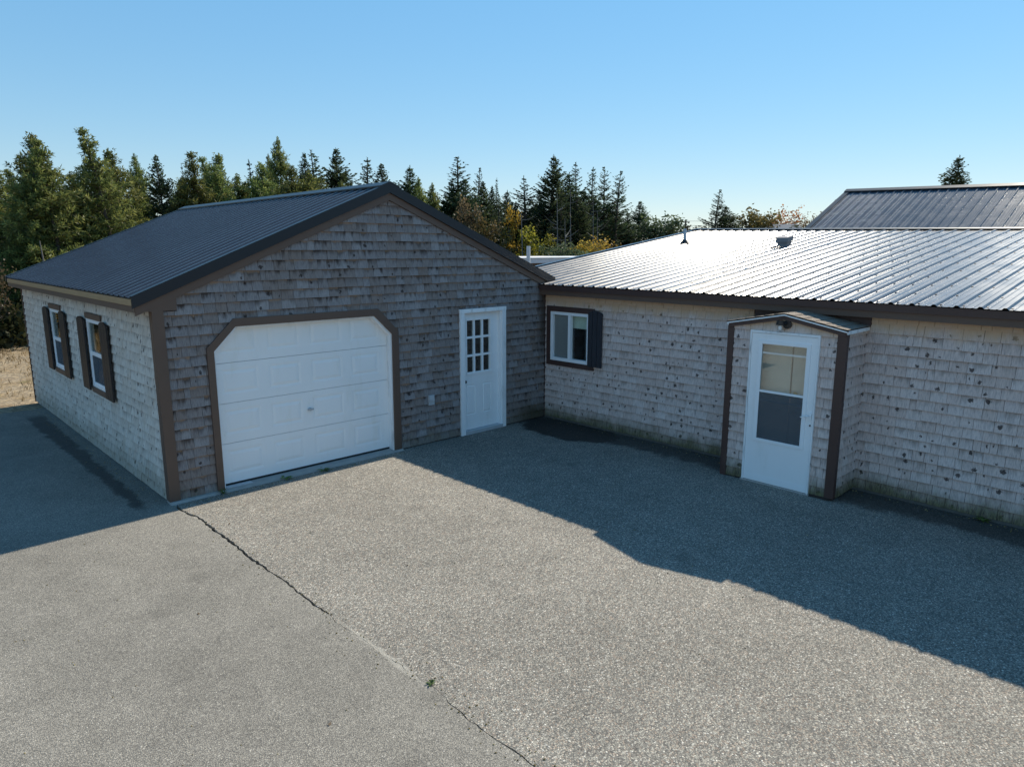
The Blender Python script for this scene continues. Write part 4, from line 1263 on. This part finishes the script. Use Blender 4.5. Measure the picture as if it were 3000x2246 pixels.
rt = random.Random(9)
def tree(u, v, Y, kind, label, leaf=None, wide=1.0, name=None, group='trees in the woods behind the garage', dist=None, tilt=None):
    p = at_dist(u, v, dist) if dist else at_y(u, v, Y)
    nvar = {'spruce': 4, 'open': 4, 'larch': 4, 'pine': 2, 'broad': 3, 'thin': 1}[kind]
    key = kind + str(rt.randrange(nvar))
    leaf = leaf or {'spruce': 'spruce', 'open': 'spruce', 'larch': 'larch', 'pine': 'pine'}[kind]
    name = name or {'spruce': 'spruce_tree', 'open': 'spruce_tree', 'larch': 'larch_tree', 'pine': 'pine_tree', 'broad': 'broadleaf_tree', 'thin': 'broadleaf_tree'}[kind]
    return plant(name, key, (p.x, p.y, -.06), p.z + .06, label, 'tree', group, leaf, wide, rt.uniform(0, 6.28), rt.uniform(0, .03) if tilt is None else tilt)

TREES = [
 # left of the garage roof: larches
 (28, 425, 20, 'larch', 'leftmost yellow-green larch, cut by the left picture edge', 1.05),
 (78, 385, 21, 'larch', 'tall feathery larch, first of the twin tops at far left', 1.10),
 (135, 400, 19.5, 'larch', 'tall larch with bare dark trunk, second of the twin tops at far left', 1.15),
 (222, 505, 23, 'larch', 'short larch in the dip between the twin larches and the tallest larch', 1.30),
 (295, 372, 20, 'larch', 'tallest ragged larch over the lower garage roof slope', 1.05),
 (350, 440, 22, 'larch', 'bushy larch right behind the tallest larch', 1.20),
 (402, 452, 24, 'larch', 'thin bare-topped larch left of the first dark spruce', 0.80),
 (466, 455, 23, 'spruce', 'narrow dark spruce standing between larches above the garage ridge end', 0.85),
 (508, 520, 26, 'larch', 'low olive larch just right of the narrow dark spruce', 1.00),
 (543, 478, 27, 'open', 'spindly half-dead spruce with a bare spike top', 0.45),
 (583, 452, 23, 'larch', 'larch with a leaning spray top, first of the trio over the ridge', 1.10),
 (612, 446, 24, 'larch', 'middle larch of the trio over the back of the ridge', 1.10),
 (640, 462, 25, 'larch', 'last larch of the trio over the back of the ridge', 1.00),
 (678, 488, 23, 'larch', 'dense low larch to the right of the trio', 1.20),
 (738, 470, 24, 'open', 'dark fir head poking out of the larch mass', 1.00),
 (770, 474, 22, 'larch', 'rounded larch beside the dark fir head', 1.30),
 (784, 452, 25, 'larch', 'thin leaning larch next to the tall airy larch', 0.60),
 (818, 402, 24, 'larch', 'tall airy larch leaning left above the garage ridge', 0.75),
 (846, 490, 21, 'larch', 'low bright larch under the tall airy larch', 1.50),
 (892, 447, 28, 'spruce', 'slim spruce, first of the dark row above the ridge', 0.78),
 (880, 500, 21, 'larch', 'low yellowish larch in front of the slim spruce', 1.40),
 (925, 437, 28, 'open', 'dark spruce with upswept arms, second of the row above the ridge', 1.30),
 (977, 436, 27, 'spruce', 'broad dark spruce, largest of the row above the ridge', 1.20),
 (960, 520, 21, 'larch', 'low larch before the broad dark spruce', 1.60),
 (1074, 462, 28, 'open', 'loose-branched spruce left of the gable peak', 1.49),
 (1126, 480, 28, 'spruce', 'spruce directly behind the gable peak', 1.14),
 # centre
 (1193, 486, 26, 'spruce', 'neat cone-shaped spruce just right of the gable peak', 1.14),
 (1234, 518, 25, 'larch', 'wispy larch right of the neat cone-shaped spruce', 0.80),
 (1272, 535, 26, 'larch', 'second wispy larch above the right rake', 0.80),
 (1346, 462, 27, 'open', 'broad-armed spruce with a rounded top above the russet tree', 1.62),
 (1318, 530, 27, 'spruce', 'dark spruce under the left arm of the broad-armed spruce', 1.32),
 (1360, 525, 25, 'spruce', 'dark spruce in front of the broad-armed spruce', 1.20),
 (1392, 492, 28, 'open', 'thin spruce touching the broad-armed spruce on its right', 0.91),
 (1419, 532, 26, 'spruce', 'dense short spruce right of the thin spruce', 1.08),
 (1432, 545, 28, 'spruce', 'spruce tip behind the dense short spruce', 0.84),
 (1453, 522, 29, 'open', 'lollipop-topped tree on a long bare stem', 0.55),
 (1462, 562, 25, 'open', 'slim spruce before the lollipop-topped tree', 0.78),
 (1483, 558, 29, 'spruce', 'small spruce behind the golden tree', 1.08),
 (1510, 600, 26, 'spruce', 'shaded spruce filling the gap behind the golden tree', 1.32),
 (1540, 514, 26, 'open', 'wide-armed spruce, first of the tall group over the house roof', 1.49),
 (1576, 560, 28, 'spruce', 'short spruce wedged before the tallest spruce', 0.84),
 (1610, 452, 26, 'spruce', 'tallest spruce, a steep dark spire over the house roof corner', 1.20),
 (1668, 505, 27, 'spruce', 'full dark spruce behind the grey snags', 1.32),
 (1690, 475, 28, 'open', 'bushy-topped spruce above the grey snags', 1.10),
 (1733, 490, 27, 'open', 'spruce with a rounded head right of the bushy-topped one', 1.17),
 (1772, 490, 28, 'open', 'airy spruce, left of the last tall pair', 1.10),
 (1803, 500, 27, 'open', 'airy spruce, right of the last tall pair', 1.30),
 (1700, 570, 24, 'spruce', 'low spruce in front of the rounded-head spruce', 1.44),
 (1645, 590, 24, 'open', 'sparse low spruce below the tallest spire', 1.43),
 (1835, 620, 29, 'spruce', 'small spruce at the right foot of the airy pair', 1.20),
 (1872, 590, 30, 'spruce', 'dark round-headed pine standing apart on the right', 1.44),
]
for u, v, Y, k, lab, wd in TREES:
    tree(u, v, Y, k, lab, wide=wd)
LOW_L = [(-45, 470, 'beyond the left picture edge'), (10, 520, 'under the leftmost larch'), (60, 500, 'under the first of the twin tops'), (100, 560, 'between the twin larch trunks'), (175, 480, 'right of the twin larches'),
 (205, 560, 'at the bottom of the dip beside the twin larches'), (255, 500, 'left of the tallest ragged larch'), (330, 520, 'right of the tallest ragged larch'), (375, 530, 'under the bushy larch'), (430, 545, 'left of the narrow dark spruce'),
 (525, 545, 'left of the spindly half-dead spruce'), (560, 520, 'under the leaning spray top'), (600, 540, 'at the foot of the larch trio'), (665, 530, 'right of the larch trio'), (705, 510, 'left of the dark fir head'), (745, 530, 'under the dark fir head'),
 (800, 520, 'left below the tall airy larch'), (835, 540, 'right below the tall airy larch'), (905, 540, 'below the slim spruce'), (940, 555, 'below the spruce with upswept arms'), (1000, 530, 'right below the broad dark spruce'), (1030, 560, 'left of the loose-branched spruce')]
for q, (u, v, wh) in enumerate(LOW_L):
    tree(u, v, 23 + (q * 7 % 5) * .7, 'larch', 'low larch in the foliage wall ' + wh, wide=1.2, group='low larches merging into the foliage wall')
for q in range(9):
    plant('larch_tree', 'larch%d' % (q % 4), (-6.5 - q * 3.1, 18.5 + (q * 5 % 4) * 1.3, -.06), 7.0 + (q * 3 % 5) * .5, ['first', 'second', 'third', 'fourth', 'fifth', 'sixth', 'seventh', 'eighth', 'ninth'][q] + ' larch of the row running on beyond the left picture edge', 'tree', 'larches beyond the left picture edge', 'larch', 1.2, q * 1.7)
LOW_S = [(1300, 590, 'left of the russet tree'), (1340, 620, 'hidden behind the russet tree'), (1385, 590, 'right of the russet tree'), (1440, 610, 'below the dense short spruce'), (1475, 640, 'left below the golden tree'), (1530, 620, 'right of the golden tree'),
 (1560, 610, 'below the wide-armed spruce'), (1590, 590, 'left below the tallest spire'), (1640, 560, 'right below the tallest spire'), (1715, 560, 'below the bushy-topped spruce'), (1755, 570, 'left below the airy pair'), (1790, 590, 'between the airy pair'), (1820, 640, 'right below the airy pair'), (1850, 670, 'left of the round-headed pine')]
for q, (u, v, wh) in enumerate(LOW_S):
    tree(u, v, 29 + (q * 7 % 5) * .6, 'spruce', 'low shaded spruce ' + wh, wide=1.75, group='low spruces merging into the dark wood')
ADD = [
 (1352, 572, 23, 'broad', 'russet-brown broadleaf tree over the right rake of the garage', 'russet', .72),
 (1408, 628, 22, 'broad', 'olive-brown broadleaf tree below the russet one', 'olive', .8),
 (1490, 596, 25, 'broad', 'golden-yellow broadleaf tree among the dark spruces', 'gold', .5),
 (1428, 640, 26, 'thin', 'small patch of golden foliage left of the golden tree', 'gold', .6),
 (1556, 655, 22, 'broad', 'lime-yellow bushy tree behind the pale post', 'lime', 1.0),
 (1602, 680, 23, 'broad', 'dull lime bush right of the lime-yellow bushy tree', 'lime', .8),
]
for u, v, Y, k, lab, lf, wd in ADD:
    tree(u, v, Y, k, lab, leaf=lf, wide=wd, group='autumn-coloured trees among the spruces')
tree(1760, 684, 19, 'thin', 'bright yellow leafy shrub above the house roof edge', leaf='yellow', wide=1.5, name='shrub', group='autumn-coloured trees among the spruces')
tree(1720, 700, 19.5, 'broad', 'second yellow shrub, lower and left of the bright yellow one', leaf='yellow', wide=1.1, name='shrub', group='autumn-coloured trees among the spruces')
tree(1640, 706, 18, 'broad', 'soft green young pine between the lime bush and the yellow shrubs', leaf='pine', wide=1.4, name='shrub', group='autumn-coloured trees among the spruces')
# right, beyond the house roof
tree(1945, 622, 0, 'broad', 'low spreading pine right of the round-headed pine', leaf='pine', wide=1.5, dist=60, group='trees beyond the house roof')
tree(2020, 655, 0, 'broad', 'hedge-like low tree behind the roof vent pipe', leaf='brush', wide=2.0, dist=64, group='trees beyond the house roof')
tree(2095, 556, 0, 'open', 'lone conifer with a thin bare tip above the metal roof', leaf='pine', wide=1.35, dist=62, group='trees beyond the house roof')
tree(2135, 600, 0, 'spruce', 'lower bushy conifer joined to the lone thin-tipped conifer', leaf='pine', wide=1.7, dist=63, group='trees beyond the house roof')
tree(2218, 602, 0, 'broad', 'rounded olive-gold tree above the metal roof', leaf='olive', wide=1.15, dist=66, group='trees beyond the house roof')
tree(2305, 597, 0, 'thin', 'sparse orange autumn tree above the distant grey roof', leaf='orange', wide=1.0, dist=95, group='trees beyond the house roof')
tree(2270, 628, 0, 'broad', 'low orange tree left of the sparse orange one', leaf='orange', wide=.9, dist=98, group='trees beyond the house roof')
tree(2350, 632, 0, 'thin', 'small bare-twigged tree near the steep roof edge', leaf='russet', wide=1.0, dist=90, group='trees beyond the house roof')
tree(2395, 618, 0, 'thin', 'reddish sparse tree touching the steep roof edge', leaf='russet', wide=1.0, dist=80, group='trees beyond the house roof')
tree(2330, 655, 0, 'broad', 'low green bush at the foot of the orange tree', leaf='brush', wide=2.2, dist=75, group='trees beyond the house roof')
tree(2445, 585, 0, 'open', 'dark conifer tip just showing beside the steep roof edge', wide=1.0, dist=70, group='trees beyond the house roof')
tree(2815, 455, 0, 'spruce', 'single spruce top rising over the steep metal roof at right', leaf='pine', wide=1.2, dist=52, group='trees beyond the house roof')

# bare grey snags
def snag(u, v, Y, label, seed, nb=7, zlow=0.0):
    r = random.Random(seed)
    p = at_y(u, v, Y)
    b = MB()
    b.tube([(p.x, p.y, -.06), (p.x + .1, p.y, p.z * .5), (p.x, p.y, p.z)], [.06, .04, .012], 6)
    for k in range(nb):
        z = p.z * r.uniform(.45, .95); a = r.uniform(0, 6.28); L = r.uniform(.4, 1.2)
        q = Vector((p.x + .05, p.y, z)); d = Vector((math.cos(a), math.sin(a), r.uniform(-.1, .6)))
        b.tube([q, q + d * L * .5, q + d * L + Vector((0, 0, .15))], [.025, .018, .008], 4)
    tag(b.build('dead_tree', M['bark_pale']), label, 'dead tree', 'bare grey snags among the spruces')
snag(1632, 565, 21.5, 'forked grey dead tree in front of the tallest spruce', 1, 9)
snag(1671, 552, 22, 'straight grey dead stem right of the forked dead tree', 2, 3)
snag(1655, 640, 20, 'short white dead trunk low down below the forked dead tree', 3, 6)
snag(1738, 580, 22, 'grey dead stem before the rounded-head spruce', 4, 5)
snag(1750, 620, 21, 'short grey dead stem left of the airy pair', 5, 5)
snag(1527, 600, 20.5, 'slender pale dead stem rising behind the pale post', 6, 2)
snag(528, 520, 24, 'bare grey spike beside the spindly half-dead spruce', 7, 4)
snag(116, 705, 17.5, 'grey dead stub low under the far left larches', 8, 0)

# undergrowth that closes the wood below the crowns
ug = MB()
r = random.Random(31)
def thicket(x0, x1, y0, y1, z1, n, tone=0.0):
    for k in range(n):
        p = Vector((r.uniform(x0, x1), r.uniform(y0, y1), 0))
        top = z1 * (.55 + .45 * math.sin(p.x * 1.3 + 2 * math.sin(p.x * .37)))
        p.z = r.random() * max(.4, top)
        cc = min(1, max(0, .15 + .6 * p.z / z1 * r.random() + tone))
        leafq(ug, p, rvec(r), rvec(r), r.uniform(.14, .32), r.uniform(.04, .085), (cc, r.random(), 0))
thicket(-8, 34, 22, 27, 5.2, 52000)
thicket(-40, -8, 17, 26, 5.0, 22000)
thicket(14, 36, 27, 31, 6.6, 36000)
thicket(34, 60, 20, 34, 3.4, 22000)
thicket(-9, 1.5, 17.5, 20.5, 1.6, 8000, .15)
tag(ug.build('undergrowth', M['brush']), 'dark tangled undergrowth filling the wood between the trunks', 'undergrowth', kind='stuff')

# shrubs beside the gravel, at the left edge and beyond it
SH = [
 (-.35, 16.3, 1.9, 'broad1', 'pine', 'young bushy green pine at the edge of the gravel left of the garage', 1.1),
 (.55, 17.6, 3.3, 'thin0', 'russet', 'thin reddish-leaved shrub by the garage back corner', .8),
 (-1.15, 17.4, 2.9, 'broad0', 'olive', 'olive-gold shrub left of the reddish-leaved shrub', .8),
 (-2.3, 16.9, 2.7, 'broad2', 'yellow', 'yellow shrub at the gravel edge just beyond the left picture edge', 1.0),
 (-4.2, 17.5, 3.6, 'broad0', 'gold', 'golden shrub second along the gravel edge beyond the picture', 1.0),
 (-6.2, 18.0, 3.8, 'broad1', 'lime', 'lime-yellow shrub third along the gravel edge beyond the picture', 1.0),
]
for x, y, H, key, lf, lab, wd in SH:
    plant('shrub', key, (x, y, -.06), H, lab, 'shrub', 'shrubs along the gravel edge', lf, wd, rt.uniform(0, 6))
gr = MB()
r = random.Random(44)
for k in range(2600):
    x, y = r.uniform(-9, 2.5), r.uniform(7.6, 17.5)
    if r.random() > (.25 + .75 * ((y - 7.5) / 10) ** 2) and y < 14: continue
    if x > -.1 and y < 8.4: continue
    for q in range(3):
        d = (Vector((r.uniform(-.5, .5), r.uniform(-.5, .5), 1))).normalized()
        leafq(gr, Vector((x + r.uniform(-.04, .04), y + r.uniform(-.04, .04), -.045)), d, rvec(r), r.uniform(.06, .2), .008, (r.random(), 0, 0))
for k in range(9000):
    x, y = r.uniform(-8, -1.2), r.uniform(11.5, 19)
    d = (Vector((r.uniform(-.4, .4), r.uniform(-.4, .4), 1))).normalized()
    leafq(gr, Vector((x, y, -.045)), d, rvec(r), r.uniform(.3, .8), .022, (r.random(), 0, 0))
tag(gr.build('dry_grass', M['straw']), 'sparse dry grass scattered on the gravel left of the garage', 'grass', kind='stuff')

# ------------------------------------------------------------------ loose grit and a few dead leaves on the paving
gt = MB()
r = random.Random(71)
def stone(x, y, s_):
    a0 = r.uniform(0, 6.28)
    k = r.random()
    base = [(x + s_ * r.uniform(.7, 1.1) * math.cos(a0 + q * 1.257), y + s_ * r.uniform(.7, 1.1) * math.sin(a0 + q * 1.257), .0005) for q in range(5)]
    top = [(x + (p[0] - x) * .6, y + (p[1] - y) * .6, s_ * .8) for p in base]
    gt.prism(top, base, col=(k, k, 0))
for (x0, y0), (x1, y1) in zip(CRACK[:-6], CRACK[1:-5]):
    for q in range(5):
        t_ = r.random()
        stone(x0 + (x1 - x0) * t_ + r.gauss(0, .07), y0 + (y1 - y0) * t_, r.uniform(.003, .009))
for q in range(160): stone(r.uniform(.1, 3.5), -.11 - abs(r.gauss(0, .06)), r.uniform(.003, .009))
for q in range(220): stone(HX - .03 - abs(r.gauss(0, .10)), r.uniform(-9, -.1), r.uniform(.003, .010))
for q in range(120): stone(-.06 - abs(r.gauss(0, .10)), r.uniform(-.1, 7.2), r.uniform(.003, .010))
for q in range(420): stone(r.uniform(-4.5, 6.3), r.uniform(-6.5, -.2), r.uniform(.003, .008))
tag(gt.build('grit', M['straw']), 'loose stone grit scattered over the paving and along its edges', 'grit', kind='stuff')
lf = MB()
for q in range(46):
    if q < 20: x, y = HX - .05 - abs(r.gauss(0, .25)), r.uniform(-8, -.1)
    elif q < 30: x, y = r.uniform(-.6, -.05), r.uniform(.2, 7)
    else: x, y = r.uniform(-3, 6), r.uniform(-6, -.3)
    a_ = r.uniform(0, 6.28); d = Vector((math.cos(a_), math.sin(a_), r.uniform(0, .25))).normalized()
    leafq(lf, Vector((x, y, .004)), d, Vector((r.uniform(-.3, .3), r.uniform(-.3, .3), 1)), r.uniform(.02, .045), r.uniform(.007, .013), (r.random(), 0, 0))
tag(lf.build('fallen_leaves', M['russet']), 'a few small brown fallen leaves lying on the paving', 'leaves', kind='stuff')

# ------------------------------------------------------------------ weeds in the pavement joints
def weed(x, y, z, size, n, label, seed, flat=.5):
    r = random.Random(seed)
    b = MB()
    for k in range(n):
        a = 2 * math.pi * k / n + r.uniform(-.3, .3)
        d = Vector((math.cos(a), math.sin(a), 0)); L = size * r.uniform(.6, 1.15)
        p0 = Vector((x, y, z)); up = r.uniform(.3, 1.0) * flat
        p1 = p0 + d * L * .5 + Vector((0, 0, L * up)); p2 = p0 + d * L + Vector((0, 0, L * up * .7))
        sd = Vector((-d.y, d.x, 0)) * L * .16
        cc = (r.random(), r.random(), 0)
        b.poly([p0, p1 + sd, p1 - sd], col=cc); b.poly([p1 + sd, p2, p1 - sd], col=cc)
    tag(b.build('weed', M['weed']), label, 'weed', 'weeds in the pavement joints')
weed(.108, -5.106, 0.0, .042, 15, 'green rosette weed growing in the long driveway crack', 1, .55)
weed(1.45, -.085, 0.0, .10, 12, 'small weed at the apron edge below the left half of the garage door', 2, .5)
weed(2.02, -.08, 0.0, .12, 10, 'flat spreading weed at the apron edge below the garage door handle', 3, .3)
weed(.60, -.075, 0.0, .07, 14, 'tuft of weed at the foot of the left garage door trim', 4, .9)
weed(6.55, -4.2, 0.0, .06, 10, 'tiny weed where the porch meets the house wall', 5, .6)
weed(6.58, -7.05, 0.0, .10, 16, 'low green weed at the foot of the house wall at far right', 6, .5)
